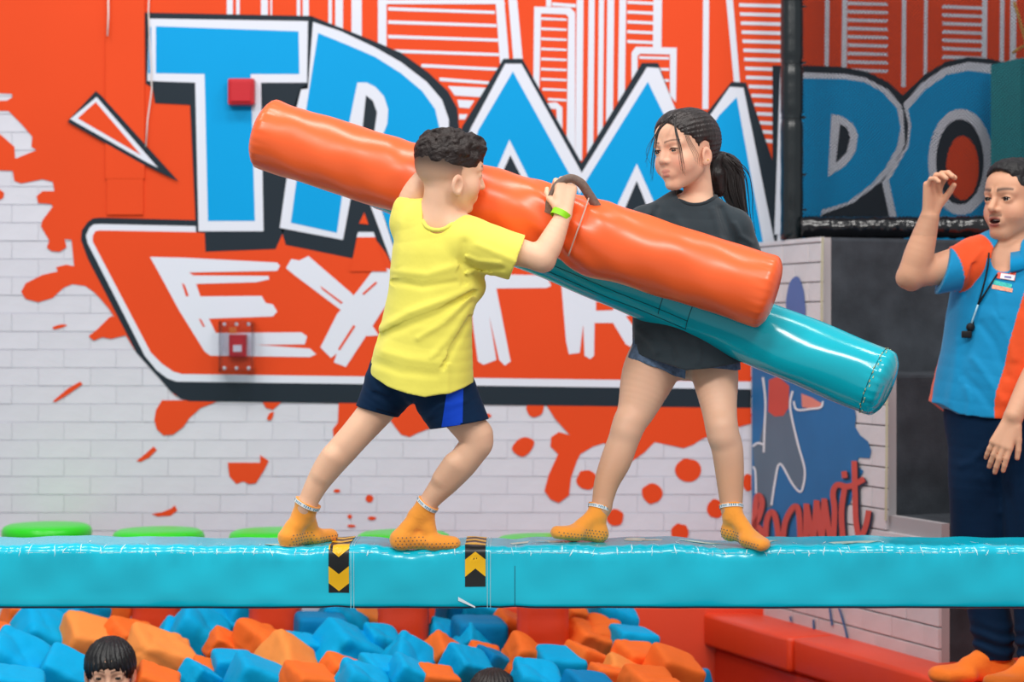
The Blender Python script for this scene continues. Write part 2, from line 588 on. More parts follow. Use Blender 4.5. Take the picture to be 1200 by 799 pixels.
def foot_prims(F, ankle, heel, toe, L, g=0.0, up=(0, 0, 1), k=0.014):
    """ankle joint, heel bottom and toe tip on the sole; g grows the shape (socks)"""
    ankle, heel, toe = (np.asarray(v, float) for v in (ankle, heel, toe))
    d = nz(toe-heel); upv = np.asarray(up, float); upv = nz(upv-d*(upv@d)); sd = np.cross(d, upv)
    rh = 0.135*L
    hc = heel+upv*rh+d*rh*0.7
    F.union(p_cone(ankle, hc, 0.125*L+g, rh+g), k)
    F.union(p_cone(ankle+d*0.08*L, heel+d*0.55*L+upv*0.15*L, 0.13*L+g, 0.125*L+g), k)
    F.union(p_cone(hc, heel+d*0.62*L+upv*0.095*L, rh*0.95+g, 0.095*L+g), k)
    for off, fl, r in ((0.10, 0.0, 0.075), (0.035, 0.01, 0.07), (-0.04, -0.03, 0.068), (-0.11, -0.08, 0.062)):
        F.union(p_cone(heel+d*0.60*L+sd*off*L+upv*0.09*L, heel+d*(0.93+fl)*L+sd*off*L*0.95+upv*0.068*L, r*L*1.25+g, r*L+g), k)

def heightcut(zs, below=True):
    """cut by a curve over x: zs = list of (x, z) in the world; removes what lies under it"""
    xs = [p[0] for p in zs]; zz = [p[1] for p in zs]
    return lambda x, y, z: (np.interp(x.ravel(), xs, zz).reshape(x.shape)-z)

print('helpers ok')
# ------------------------------------------------------------------ materials
ORANGE = mat('mural_orange', (229, 76, 34), 0.55, 0.12, 0.04, 1.5)
BLUE = mat('mural_blue', (0, 158, 222), 0.5, 0.12, 0.02, 2)
WHITE = mat('mural_white', (222, 226, 238), 0.5, 0.12, 0.02, 2)
DARK = mat('mural_black', (38, 48, 57), 0.5, 0.12, 0.05, 2)
BRICK = mat('painted_brick', (214, 214, 224), 0.6, 0.3, 0.05, 7, 0.25, 60, bdist=0.004)
MORTAR = mat('painted_mortar', (208, 208, 218), 0.8, 0.2, 0.05, 8)
FOAM_B = mat('foam_cover_blue', (0, 172, 228), 0.62, 0.12, 0.07, 5, 0.55, 8, bdist=0.02)
FOAM_O = mat('foam_cover_orange', (255, 118, 46), 0.62, 0.12, 0.09, 5, 0.55, 8, bdist=0.02)
FOAM_L = mat('foam_cover_light_orange', (255, 152, 74), 0.62, 0.12, 0.07, 5, 0.55, 8, bdist=0.02)
FOAM_D = mat('foam_cover_deep_blue', (0, 132, 190), 0.62, 0.12, 0.07, 5, 0.55, 8, bdist=0.02)
RED_V = mat('red_vinyl', (240, 70, 30), 0.38, 0.5, 0.05, 3, 0.25, 6, bdist=0.01)
RED_V2 = mat('deep_red_vinyl', (214, 50, 22), 0.4, 0.5, 0.05, 3, 0.25, 6, bdist=0.01)
GREEN_V = mat('green_vinyl', (38, 214, 20), 0.3, 0.5, 0.04, 4)
TEAL_V = mat('teal_vinyl', (0, 180, 198), 0.16, 0.6, 0.04, 5, 0.12, 7, bdist=0.01)
BEAM_V = mat('beam_vinyl', (0, 196, 222), 0.2, 0.6, 0.05, 4, 0.22, 5, bdist=0.012)
BLACK_V = mat('black_vinyl', (14, 24, 28), 0.25, 0.6, 0.1, 10, 0.3, 25, bdist=0.004)
RUBBER = mat('charcoal_carpet', (62, 66, 72), 0.92, 0.15, 0.35, 9, 0.5, 220, bdist=0.004, detail=8)
PIT_F = mat('pit_floor', (60, 60, 70), 0.9, 0.2, 0.1)
M_EYE = mat('eye_white', (225, 220, 215), 0.2, 0.5, 0)
M_PUPIL = mat('pupil', (8, 6, 6), 0.1, 0.6, 0)

WD = 8.0                        # distance of the mural wall
WPX = WD/FPX
# ------------------------------------------------------------------ mural wall
orange_main = [(-60,-30),(1320,-30),(1320,482),(880,478),(222,470),(205,463),(190,446),(160,413),(128,362),(118,350),(110,342),(100,335),(85,333),(75,337),(62,349),(45,354),(30,350),
    (25,342),(30,332),(50,322),(68,318),(66,313),(78,310),(87,312),(84,281),(76,280),(78,290),(70,295),(60,294),(55,290),(58,282),(48,265),(50,258),(62,242),(60,239),(45,238),(43,230),(50,224),
    (64,224),(62,213),(50,210),(25,215),(17,212),(15,200),(-60,198),
    (-60,157),(0,157),(17,172),(18,186),(43,176),(37,172),(38,160),(25,145),(10,130),(-60,130),(-60,119),(8,118),(15,114),(14,110),(-60,107)]
wall = mobj('wall_back', *(lambda mb: (mb.v, mb.f))(MB().box((0.6, WD+0.104, 1.2), (7.0, 0.2, 4.2))), MORTAR, origin=(0.6, WD+0.1, -0.9))
tag(wall, 'white painted brick wall covered by a large orange and blue mural', kind='structure')

# bricks where the white wall shows
BW, BH = 61*WPX, 21.2*WPX
_mb = MB().bbox((0, 0, 0), (BW-0.0006, 0.02, BH-0.0022), 0.0014)
_bo = mobj('brick', _mb.v, _mb.f, BRICK, wall, False, origin=(0, 0, 0))
_brick_me = _bo.data
bpy.data.objects.remove(_bo)
nb = 0
for r in range(-16, 15):
    yc = 431+21.2*r+10.6
    for c in range(-1, 16):
        xc = c*61+(30 if r % 2 else 0)+15
        if yc > 735 or xc > 900: continue
        corners = [(xc+sx*30, yc+sy*9) for sx in (-1, -0.5, 0, 0.5, 1) for sy in (-1, 0, 1)]
        if all(inpoly(x, y, orange_main) for x, y in corners): continue
        o = bpy.data.objects.new('brick', _brick_me)
        p = at(xc, yc, WD+0.01)
        o.parent = wall
        o.location = Vector(p)-wall.location+Vector((0, random.uniform(-0.0012, 0.0012), 0))
        o.rotation_euler = (random.gauss(0, 0.012), 0, random.gauss(0, 0.004))
        scene.collection.objects.link(o); nb += 1
print('bricks', nb)

def decal(layers, name, lift=0.0):
    """flat paint on the mural wall: list of (material, polygon px[, smooth]) painted in order"""
    mb = MB(); mats = []
    for i, L in enumerate(layers):
        m, poly = L[0], L[1]
        if len(L) > 2 and L[2]: poly = smooth_poly(poly, L[2])
        if m not in mats: mats.append(m)
        d = WD-0.0030-lift-0.0006*i
        vs = [at(x, y, WD)+np.array([0, d-WD, 0]) for x, y in poly]
        a = sum(vs[k-1][0]*vs[k][2]-vs[k][0]*vs[k-1][2] for k in range(len(vs)))
        if a < 0: vs = vs[::-1]
        mb.add(vs, [list(range(len(vs)))], mats.index(m))
    return mb.build(name, mats, wall)

decal([(ORANGE, orange_main)], 'painted_background')
# splashes of orange paint
def drop(cx, cy, rx, ry=None, n=14, j=0.08):
    ry = ry or rx
    return [(cx+rx*(1+random.uniform(-j, j))*math.cos(6.283*i/n), cy+ry*(1+random.uniform(-j, j))*math.sin(6.283*i/n)) for i in range(n)]
splats = [
    ([(128,372),(115,385),(104,394),(110,399),(120,395),(130,397),(147,393),(152,388),(132,370)], 0),
    ([(62,383),(72,380),(79,381),(72,384),(64,386)], 2),
    ([(0,222),(5,226),(4,232),(0,234),(-30,234),(-30,222)], 0),
    ([(258,469),(190,469),(183,480),(181,492),(184,503),(192,510),(203,509),(215,500),(222,490),(235,478)], 0),
    ([(307,470),(330,471),(320,480),(312,478)], 0), ([(316,484),(321,483),(318,492),(313,491)], 2),
    ([(397,470),(396,495),(390,503),(391,512),(400,512),(420,497),(454,487),(463,500),(470,509),(480,512),(490,507),(503,502),(520,495),(535,471)], 0),
    ([(267,542),(305,542),(305,533),(315,540),(310,550),(300,566),(292,567),(285,564),(277,567),(269,558)], 0),
    ([(62,470),(80,455),(94,447),(97,450),(80,462),(65,471)], 0),
    ([(160,540),(170,532),(180,523),(184,527),(175,536),(165,541)], 0),
    ([(178,602),(190,600),(200,596),(205,592),(208,598),(200,604),(185,605)], 0),
    ([(640,474),(650,490),(668,510),(655,506),(646,512),(645,523),(654,532),(643,556),(638,575),(645,585),(655,589),(667,580),(669,560),(676,540),(680,532),(695,523),(708,519),(722,530),(738,542),(755,530),(767,518),(787,522),(801,525),(812,521),(823,514),(845,505),(866,500),(895,492),(895,476)], 0),
    ([(600,527),(605,517),(615,512),(626,517),(622,528),(612,535)], 3),
    (drop(627,478,10.5), 2), (drop(687.5,562,11.5), 2), (drop(764,578,12), 2), (drop(806,551,15,14), 2), (drop(721,606,10), 2), (drop(839,596,11), 2),
    (drop(796.5,624,10.5), 2), (drop(877,565,7,10), 2), (drop(433,584,4.5), 2), (drop(410,605,2.5), 2), (drop(436,607,5,2), 2), (drop(412,616,5,1.6), 2), (drop(570,487,6,2.5), 2), (drop(395,575,4,2), 2)]
for i, (p, s) in enumerate(splats):
    decal([(ORANGE, p, s)], 'paint_splash', 0.0003)

# skyline drawn in white lines above the letters
sky = []
def vl(x0, x1, y0, y1, lean=0):
    sky.append((WHITE, [(x0, y0), (x1, y0), (x1+lean, y1), (x0+lean, y1)]))
for x0, x1 in ((266,273),(277,281),(306,314),(317,319),(348,352),(355,362),(385,389),(393,402),(412,424)):
    vl(x0, x1, -20, 22+(max(0, x1-365))*0.42)
vl(443, 453, -20, 56)
sky.append((WHITE, [(453,0),(590,-1),(592,5),(453,5)]))
sky.append((WHITE, [(580,-10),(590,-10),(597,75),(586,75)])); sky.append((WHITE, [(595,-10),(605,-10),(613,75),(602,75)]))
for i, (x0, x1, y) in enumerate(((455,580,10.5),(455,582,26),(455,584,43),(462,585,60),(494,583,77),(515,573,93))):
    sky.append((WHITE, [(x0, y-2), (x1, y+2.5), (x1, y+6), (x0, y+2)]))
sky.append((WHITE, [(525,101),(570,103),(563,114),(533,112)])); sky.append((WHITE, [(536,117),(556,118),(550,127),(538,126)])); sky.append((WHITE, [(538,134),(548,134),(545,140),(538,140)]))
sky += [(WHITE, [(626,8),(668,9),(674,15),(674,180),(664,165),(666,20),(663,17),(634,16),(632,105),(625,95)])]
for i in range(9):
    y = 20.5+11.8*i
    sky.append((WHITE, [(634+max(0,(y-100)*0.55), y), (664, y+1.5), (664, y+4), (634+max(0,(y-100)*0.55), y+3)]))
sky.append((WHITE, [(640,-10),(646,-10),(646,8),(640,8)])); sky.append((WHITE, [(647,3),(675,5),(675,9),(647,7)]))
sky.append((WHITE, [(640,121),(652,120),(659,126),(659,160),(653,150),(652,128),(642,127)]))
for x0, x1, y1 in ((676,684,188),(690,697,190),(702,708,178),(712,720,152),(726,734,118)):
    vl(x0, x1, -20, y1, -2)
sky.append((WHITE, [(726,-20),(734,-20),(732,115),(724,130)]))
for i in range(5):
    y = 1+11.5*i
    sky.append((WHITE, [(735, y), (767, y+1.5), (767, y+5), (735, y+3.5)]))
vl(766, 776, -20, 58, -1)
sky.append((WHITE, [(745,55),(793,56),(792,120),(785,112),(785,64),(750,63),(747,66),(747,95),(740,95),(740,62)]))
for i in range(3):
    sky.append((WHITE, [(749, 66+13*i), (784, 67+13*i), (784, 70+13*i), (749, 69+13*i)]))
vl(824, 831, -20, 128, -1); sky.append((WHITE, [(849,-20),(857,-20),(867,97),(860,97)]))
for i in range(16):
    y = 4+10.6*i; xl = 866+i*1.0+max(0, i-8)*2.2
    sky.append((WHITE, [(xl, y), (917-0.4*i, y+1.2), (917-0.4*i, y+5.5), (xl, y+4)]))
vl(967, 972, -20, 79, -1); vl(987, 993, -20, 80, -1)
for i in range(9):
    y = 3+9.8*i
    sky.append((WHITE, [(993, y-1), (1040, y+0.5), (1040, y+4), (993, y+3)]))
vl(1057, 1062, -20, 102, -1); vl(1083, 1087, -20, 88, -1)
for i in range(7):
    y = 7+9.8*i
    sky.append((WHITE, [(1104, y-1), (1151, y+1), (1151, y+4.5), (1104, y+3)]))
vl(1151, 1157, -20, 69, -1); vl(1172, 1177, -20, 76, -1); vl(1184, 1191, -20, 76, -1)
for L in range(0, len(sky), 12):
    mb = MB()
    for j, (m, p) in enumerate(sky[L:L+12]):
        vs = [at(x, y, WD)+np.array([0, -0.0042-0.00005*j, 0]) for x, y in p]
        a = sum(vs[k-1][0]*vs[k][2]-vs[k][0]*vs[k-1][2] for k in range(len(vs)))
        mb.add(vs if a > 0 else vs[::-1], [list(range(len(p)))], 0)
    mb.build('painted_skyline', [WHITE], wall)

# letters of the big word
LT = 0.0025
decal([(DARK, [(83,139),(113,107),(119,112),(210,213),(165,191),(80,143)]), (WHITE, [(83,140),(114,114),(186,197),(172,190)]), (ORANGE, [(92,139),(113,120),(166,182)])], 'painted_arrow', 0.0095)
decal([(DARK, [(170,15),(366,19),(362,104),(352,150),(334,268),(323,292),(241,295),(240,273),(230,272),(223,123),(182,121),(179,103),(171,98)]),
       (WHITE, [(175,22),(361,25),(360,97),(306,97),(309,271),(233,271),(229,97),(173,95)]),
       (BLUE, [(183,31),(350,37),(351,87),(294,87),(299,259),(244,259),(240,87),(183,86)]), (BLUE, [(175,32),(177.5,32),(177,86),(174,86)])], 'painted_letter', LT)
decal([(DARK, [(365,19),(440,49),(470,62),(502,85),(525,107),(536,127),(538,150),(530,200),(500,226),(520,340),(473,335),(452,296),(440,280),(418,279),(414,303),(335,287),(330,270),(345,125),(352,104),(363,98)]),
       (WHITE, [(367,26),(400,37),(440,56),(470,73),(500,96),(518,117),(526,140),(526,160),(515,200),(480,215),(412,228),(402,281),(328,267),(348,125),(353,105),(361,104)]),
       (BLUE, [(373,39),(410,54),(440,67),(470,86),(495,107),(510,128),(515,150),(505,190),(403,215),(395,273),(341,261),(360,122)]),
       (WHITE, [(419,97),(430,97),(440,102),(450,113),(455,128),(454,145),(446,165),(405,165)]), (DARK, [(429,112),(437,118),(442,132),(438,160),(424,160)]),
       (ORANGE, [(427,249),(432,263),(421,262)]), (WHITE, [(420,272),(438,272),(440,278),(418,278)]), (ORANGE, [(419,278),(440,278),(454,318),(410,318)]),
       (WHITE, [(431,232),(443,233),(466,304),(460,310)]), (BLUE, [(443,233),(490,235),(495,310),(468,305)])], 'painted_letter', LT)
decal([(DARK, [(590,69),(612,69),(682,192),(720,268),(500,268),(542,148)]), (WHITE, [(592,75),(611,75),(678,196),(715,268),(505,268),(552,150)]),
       (BLUE, [(601,84),(665,200),(700,268),(520,268),(561,152)]), (WHITE, [(597,164),(640,250),(560,250)]), (DARK, [(598,182),(630,245),(570,245)])], 'painted_letter', LT+0.001)
decal([(DARK, [(752,74),(771,74),(790,125),(812,152),(834,125),(857,96),(874,97),(905,188),(911,78),(919,76),(919,300),(630,300),(679,195)]),
       (WHITE, [(758,79),(772,80),(800,150),(814,158),(830,138),(855,102),(871,103),(909,292),(638,292),(682,202)]),
       (BLUE, [(759,96),(777,133),(812,185),(842,136),(863,114),(895,290),(650,290),(688,210)]),
       (WHITE, [(746,192),(790,290),(700,290)]), (DARK, [(746,212),(775,285),(715,285)]), (WHITE, [(914,84),(918,84),(916,275),(907,275)])], 'painted_letter', LT+0.0015)
decal([(DARK, [(905,77),(942,77),(985,78.5),(1015,84),(1040,96),(1057,112),(1075,140),(1075,300),(905,300)]),
       (WHITE, [(916,85),(942,85),(990,87),(1013,91),(1040,105),(1055,122),(1064,147),(1060,170),(1048,192),(1032,213),(999,238),(964,251),(910,300)]),
       (BLUE, [(922,92),(942,92),(990,93),(1013,96.5),(1035,109),(1051,128),(1055,150),(1051,172),(1037,197),(1021,216),(993,237),(963,246),(950,300),(915,300)]),
       (WHITE, [(974,134),(985,136),(999,145),(1005,158),(1002,178),(991,194),(970,207)]), (DARK, [(984,145),(992,150),(996,161),(992,178),(979,191)])], 'painted_letter', LT+0.001)
decal([(DARK, [(1057,112),(1084,87),(1109,72),(1134,67.5),(1159,69),(1185,76),(1210,100),(1215,300),(1042,300),(1030,222),(1060,170)]),
       (WHITE, [(1058,122),(1079,98),(1106,80),(1134,73),(1165,76),(1190,86),(1205,110),(1205,300),(1052,300),(1033,214),(1062,170),(1064,147)]),
       (BLUE, [(1063.5,128),(1084,105),(1109,88),(1134,83),(1164,87),(1185,98),(1196,120),(1196,300),(1060,300),(1041,212),(1064,172),(1067,147)]),
       (WHITE, ellipse_pts(1125,190,38,62)), (DARK, ellipse_pts(1124,190,28,50)), (ORANGE, ellipse_pts(1127,197,19,37.5))], 'painted_letter', LT+0.005)
# the framed second word
decal([(DARK, [(117,255),(230,258),(700,268),(1100,276),(1100,482),(880,478),(222,470),(212,467),(200,458),(187,443),(160,413),(103,303),(95,281),(96,270),(103,260),(109,256)]),
       (WHITE, [(117,262.5),(230,265),(1095,280),(1095,458),(880,456),(207,447),(196,443),(184,434),(170,417),(103,285),(101,276),(105,267),(110,263)]),
       (ORANGE, [(117,270),(230,272),(1090,286),(1090,449),(880,447),(213,438),(203,435),(190,426),(177,413),(109,283),(109,276),(112,271)])], 'painted_panel', 0.0008)
def q3(L, ox, oy, z): return [(ox+x/z, oy+y/z) for x, y in L]
E_ = q3([(528,183),(650,186),(975,203),(985,215),(975,232),(665,238),(680,248),(945,250),(947,262),(900,272),(690,278),(705,322),(920,320),(935,345),(960,350),(975,375),(960,392),(735,400),(760,450),(1060,448),(1080,462),(1072,490),(900,492),(1090,505),(1112,525),(1090,535),(740,530),(720,515),(630,370),(560,240)], 0, 240, 3)
decal([(WHITE, E_), (ORANGE, q3([(640,275),(650,280),(665,320),(655,322)], 0, 240, 3)), (ORANGE, q3([(700,400),(708,402),(722,428),(714,428)], 0, 240, 3))], 'painted_letter', 0.0028)
X1 = q3([(300,325),(318,295),(345,300),(375,285),(520,410),(545,450),(610,550),(570,552),(490,470),(330,350)], 230, 200, 2.85)
X2 = q3([(600,320),(655,330),(675,380),(640,440),(500,655),(460,640),(470,610),(450,625),(415,590),(470,480),(540,400)], 230, 200, 2.85)
decal([(WHITE, X1), (WHITE, X2), (ORANGE, q3([(415,385),(490,440),(485,445),(420,395)], 230, 200, 2.85)), (ORANGE, q3([(525,515),(532,520),(480,600),(474,595)], 230, 200, 2.85)), (ORANGE, q3([(555,410),(600,370),(605,375),(560,415)], 230, 200, 2.85))], 'painted_letter', 0.0028)
T2 = q3([(380,240),(720,248),(738,285),(720,292),(545,294),(595,550),(575,565),(555,545),(520,390),(545,545),(500,562),(480,550),(465,440),(450,300),(380,300)], 400, 240, 3)
decal([(WHITE, T2)], 'painted_letter', 0.0028)
R2 = q3([(770,240),(900,250),(1060,330),(1050,380),(1000,392),(1060,470),(1040,512),(1000,490),(955,415),(890,415),(888,530),(875,542),(855,530),(850,420),(838,520),(800,525),(790,480)], 400, 240, 3)
decal([(WHITE, R2), (ORANGE, q3([(895,340),(960,345),(955,370),(895,372)], 400, 240, 3))], 'painted_letter', 0.0028)
E3 = q3([(0,0),(110,5),(110,30),(35,30),(40,60),(100,60),(100,82),(45,85),(50,120),(120,120),(120,145),(20,145)], 775, 300, 1.2)
decal([(WHITE, E3)], 'painted_letter', 0.0028)

# boxed column of cladding on the wall, wire, alarm boxes
mb = MB().bbox((at(147, 60, WD)+np.array([0, -0.004, 0])), (46*WPX, 0.016, 300*WPX), 0.003)
c = mb.build('boxed_conduit', [ORANGE]); tag(c, 'orange painted boxed conduit running up the mural wall', 'conduit')
mb = MB().bbox((at(147, 228, WD)+np.array([0, -0.002, 0])), (43*WPX, 0.018, 48*WPX), 0.003)
c = mb.build('access_panel', [ORANGE]); tag(c, 'flat orange access panel below the boxed conduit', 'panel')
WIRE = mat('white_wire', (225, 215, 210), 0.5, 0.4, 0)
mb = MB().tube([at(127, -20, WD-0.028), at(127, 20, WD-0.028), at(126, 42, WD-0.028)], 0.0035, 6)
tag(mb.build('cable', [WIRE], None, True), 'short white cable running down the boxed conduit', 'cable')
mb = MB().tube([at(175, -20, WD-0.012), at(174, 14, WD-0.012), at(176, 60, WD-0.014), at(178, 104, WD-0.014), at(173, 140, WD-0.014), at(171, 172, WD-0.014)], 0.003, 6)
tag(mb.build('cable', [WIRE], None, True), 'long thin white wire beside the big letter T', 'cable')
ALARM = mat('alarm_red', (196, 18, 34), 0.3, 0.5, 0.02)
a = empty('alarm_sounder', at(284, 124, WD-0.005), 'square red alarm sounder box on the blue letter T', 'alarm')
MB().bbox(at(284.5, 109, WD)+np.array([0, -0.03, 0]), (31*WPX, 0.05, 31*WPX), 0.008).build('housing', [ALARM], a)
MB().bbox(at(284.5, 109, WD)+np.array([0, -0.058, 0]), (24*WPX, 0.008, 24*WPX), 0.003).build('front_plate', [ALARM], a)
a = empty('fire_call_point', at(280, 434, WD-0.005), 'red fire call point under a clear plastic cover', 'alarm')
CLEAR = mat('clear_plastic', (245, 245, 250), 0.06, 0.5, 0, trans=1.0)
MB().bbox(at(280, 405, WD)+np.array([0, -0.025, 0]), (20*WPX, 0.035, 26*WPX), 0.004).build('call_point_box', [ALARM], a)
MB().bbox(at(280, 408, WD)+np.array([0, -0.045, 0]), (10*WPX, 0.004, 8*WPX), 0.001).build('break_glass', [WHITE], a)
MB().bbox(at(274, 387, WD)+np.array([0, -0.03, 0]), (8*WPX, 0.01, 7*WPX), 0.001).build('sounder', [mat('amber', (230, 120, 40), 0.3, 0.5, 0)], a)
mb = MB()
for (x0, x1, y0, y1, dd0, dd1) in ((260,300,376,378.5,0.004,0.085),(260,300,432.5,435,0.004,0.085),(260,262.5,378.5,432.5,0.004,0.085),(297.5,300,378.5,432.5,0.004,0.085),(260,300,376,435,0.082,0.086)):
    mb.box(at((x0+x1)/2, (y0+y1)/2, WD)+np.array([0, -(dd0+dd1)/2, 0]), ((x1-x0)*WPX, dd1-dd0, (y1-y0)*WPX))
mb.build('clear_cover', [CLEAR], a)
mb = MB()
for x in (266, 280, 294):
    for y in (380, 431):
        mb.sphere(at(x, y, WD)+np.array([0, -0.07, 0]), 0.008, 8)
mb.build('cover_screws', [mat('chrome', (230, 230, 235), 0.15, 0.8, 0)], a, True)['kind'] = 'stuff'

# ------------------------------------------------------------------ stepped block on the right with its brick side wall
Q3 = np.array([1.404, 6.74]); UD = np.array([-0.38, 1.0]); RD = nz([1.0, 0.38])
def WQ(t): return Q3+UD*t
T2_, T1_, TE = 0.309, 0.730, 1.245
STEPS = ((0.0, 0.49), (T2_, 0.974), (T1_, 1.466))
wr = empty('wall_right', (Q3[0], Q3[1], 0), kind='structure'); wr['label'] = 'stepped white brick side wall with blue and red graffiti'
def prism(foot, z0, z1):
    n = len(foot)
    vs = [(p[0], p[1], z0) for p in foot]+[(p[0], p[1], z1) for p in foot]
    fs = [list(range(n))[::-1], list(range(n, 2*n))]+[[i, (i+1) % n, n+(i+1) % n, n+i] for i in range(n)]
    return vs, fs
mb = MB()
for i, (t0, z1) in enumerate(STEPS):
    t1 = STEPS[i+1][0] if i < 2 else TE
    a, b = WQ(t0)+RD*0.012, WQ(t1)+RD*0.012
    mb.add(*prism([a, a+RD*0.03, b+RD*0.03, b], -0.02, z1-0.004))
mb.build('wall_core', [mat('side_mortar', (176, 170, 172), 0.85, 0.2, 0.05)], wr)
un = nz([UD[0], UD[1]]); ang = math.atan2(un[1], un[0])
RW = np.array([[un[0], -un[1]*-1, 0], [un[1], -un[0], 0], [0, 0, 1]])
RW = np.array([[un[0], RD[0], 0], [un[1], RD[1], 0], [0, 0, 1.0]])
SBRICK = mat('side_brick', (214, 208, 210), 0.6, 0.3, 0.06, 6, 0.35, 30, bdist=0.006)
UL = np.linalg.norm(UD)
bh = 0.0722; row = 0; z = 0.0
cache = {}
while z < 1.46:
    zt = min(z+bh, 1.466)
    t0 = 0 if zt <= 0.495 else (T2_ if zt <= 0.98 else T1_)
    t = t0-(0.1 if row % 2 else 0.0)
    while t < TE-0.01:
        a, b = max(t, t0), min(t+0.2/UL*1.0, TE)
        if b-a > 0.02:
            L = (b-a)*UL
            key = (round(L, 3), round(zt-z, 3))
            if key not in cache:
                m_ = MB().bbox((0, 0, 0), (L-0.002, 0.022, zt-z-0.005), 0.0025, RW)
                o = mobj('brick', m_.v, m_.f, SBRICK, wr, False, origin=(0, 0, 0)); cache[key] = o.data
            else:
                o = bpy.data.objects.new('brick', cache[key]); o.parent = wr; scene.collection.objects.link(o)
            p = WQ((a+b)/2)+RD*0.011
            o.location = (p[0]-Q3[0]+random.uniform(-0.001, 0.001), p[1]-Q3[1], (z+zt)/2)
            o.rotation_euler = (0, 0, random.gauss(0, 0.006))
        t += 0.2/UL
    z += bh; row += 1

def onW(px, py, lift):
    """where the pixel's line of sight meets the side wall"""
    n = -RD; q = Q3+n*lift
    dx, dy = (px-600)/FPX, 1.0
    s = (q@n)/(dx*n[0]+dy*n[1])
    return np.array([dx*s, s, CAMZ-(py-HZ)*s/FPX])
def wdecal(layers, name):
    mb = MB(); mats = []
    for i, (m, poly) in enumerate(layers):
        if m not in mats: mats.append(m)
        vs = [onW(x, y, 0.0035+0.0006*i) for x, y in poly]
        mb.add(vs, [list(range(len(vs)))], mats.index(m))
    return mb.build(name, mats, wr)
def stroke(pts, w):
    pts = smooth_line(pts, 4); L, Rr = [], []
    for i, p in enumerate(pts):
        t = pts[min(i+1, len(pts)-1)]-pts[max(i-1, 0)]; t = t/(np.linalg.norm(t)+1e-9); n = np.array([-t[1], t[0]])
        L.append(p+n*w/2); Rr.append(p-n*w/2)
    return L, Rr
def wstrokes(m, lines, w, name, lift=0.006, dx=0, dy=0):
    mb = MB()
    for k, ln in enumerate(lines):
        L, Rr = stroke([(x+dx, y+dy) for x, y in ln], w)
        n = len(L)
        vs = [onW(p[0], p[1], lift+0.00015*k) for p in L+Rr]
        mb.add(vs, [(i, i+1, n+i+1, n+i) for i in range(n-1)])
    return mb.build(name, [m], wr)
GB = mat('graffiti_blue', (40, 112, 168), 0.6, 0.3, 0.08, 6)
GP = mat('graffiti_violet', (88, 112, 168), 0.6, 0.3, 0.08, 6)
GR = mat('graffiti_red', (206, 84, 74), 0.6, 0.3, 0.06, 6)
GG = mat('graffiti_grey', (96, 116, 134), 0.6, 0.3, 0.06, 6)
GPK = mat('graffiti_pink', (226, 138, 124), 0.6, 0.3, 0.06, 6)
GW = mat('graffiti_white', (228, 232, 238), 0.6, 0.3, 0.03, 6)
GD = mat('graffiti_shadow', (46, 62, 82), 0.6, 0.3, 0.03, 6)
wdecal([(GB, [(881,405),(905,400),(930,420),(965,440),(1000,470),(1003,488),(1002,500),(1008,510),(1017,517),(1021,528),(1019,537),(1006,536),(1004,545),(1012,552),(1004,565),(996,590),(975,612),(950,640),(881,648)]),
        (GG, [(897,483),(926,483),(935,515),(943,545),(940,573),(930,570),(914,543),(908,570),(904,595),(893,595),(886,570),(882,525),(890,518)]),
        (GR, [(901,445),(912,441),(925,452),(924,478),(918,487),(908,488),(900,482)]), (GPK, [(939,461),(952,466),(965,474),(958,480),(940,477)])], 'graffiti_figure')
wdecal([(GP, smooth_poly([(924,335),(930,325),(936,325),(941,337),(943,352),(943,372),(930,372),(921,360)], 4))], 'graffiti_patch')
wstrokes(GW, [[(894,442),(897,470),(896,500),(895,530)], [(929,458),(926,470),(927,485),(935,520),(943,550),(941,570),(937,576),(928,566),(914,543),(908,565),(904,592)],
              [(930,470),(934,480),(950,479),(962,477),(964,470)], [(882,523),(888,519),(895,521)], [(882,547),(885,552),(886,578)]], 2.4, 'graffiti_outline')
glet = [[(882,640),(884,610),(886,585),(890,581),(893,590),(889,606),(884,616),(891,620),(894,640)],
        [(897,640),(898,612),(903,600),(908,604),(911,620),(913,640)], [(917,640),(920,612),(930,594),(936,600),(938,640)],
        [(944,640),(945,590)], [(945,592),(953,636)], [(953,636),(957,586)], [(957,588),(963,636)], [(963,636),(966,584)], [(966,586),(974,640)],
        [(976,640),(978,600),(976,578),(981,568),(992,570),(1000,568),(1013,561)], [(990,570),(986,600),(988,634)], [(1001,540),(1002,580),(1003,610),(1007,634)], [(1007,634),(1014,618),(1018,598)],
        [(989,552),(990,560)]]
wstrokes(GD, glet, 7.0, 'graffiti_lettering_shadow', 0.0062, 2.2, 1.6)
wstrokes(GR, glet, 6.6, 'graffiti_lettering', 0.009)
wstrokes(GB, [[(972,712),(975,733)], [(983,712),(988,728),(993,748)], [(926,722),(927,728)], [(953,726),(954,746)], [(928,732),(932,737)]], 2.2, 'graffiti_drips')
wstrokes(mat('edge_tape', (196, 190, 160), 0.7, 0.3, 0.1), [[(964,278),(963,330),(963,385),(963,436)], [(1039,448),(1039,520),(1038,610)]], 3.0, 'frayed_edge_tape')

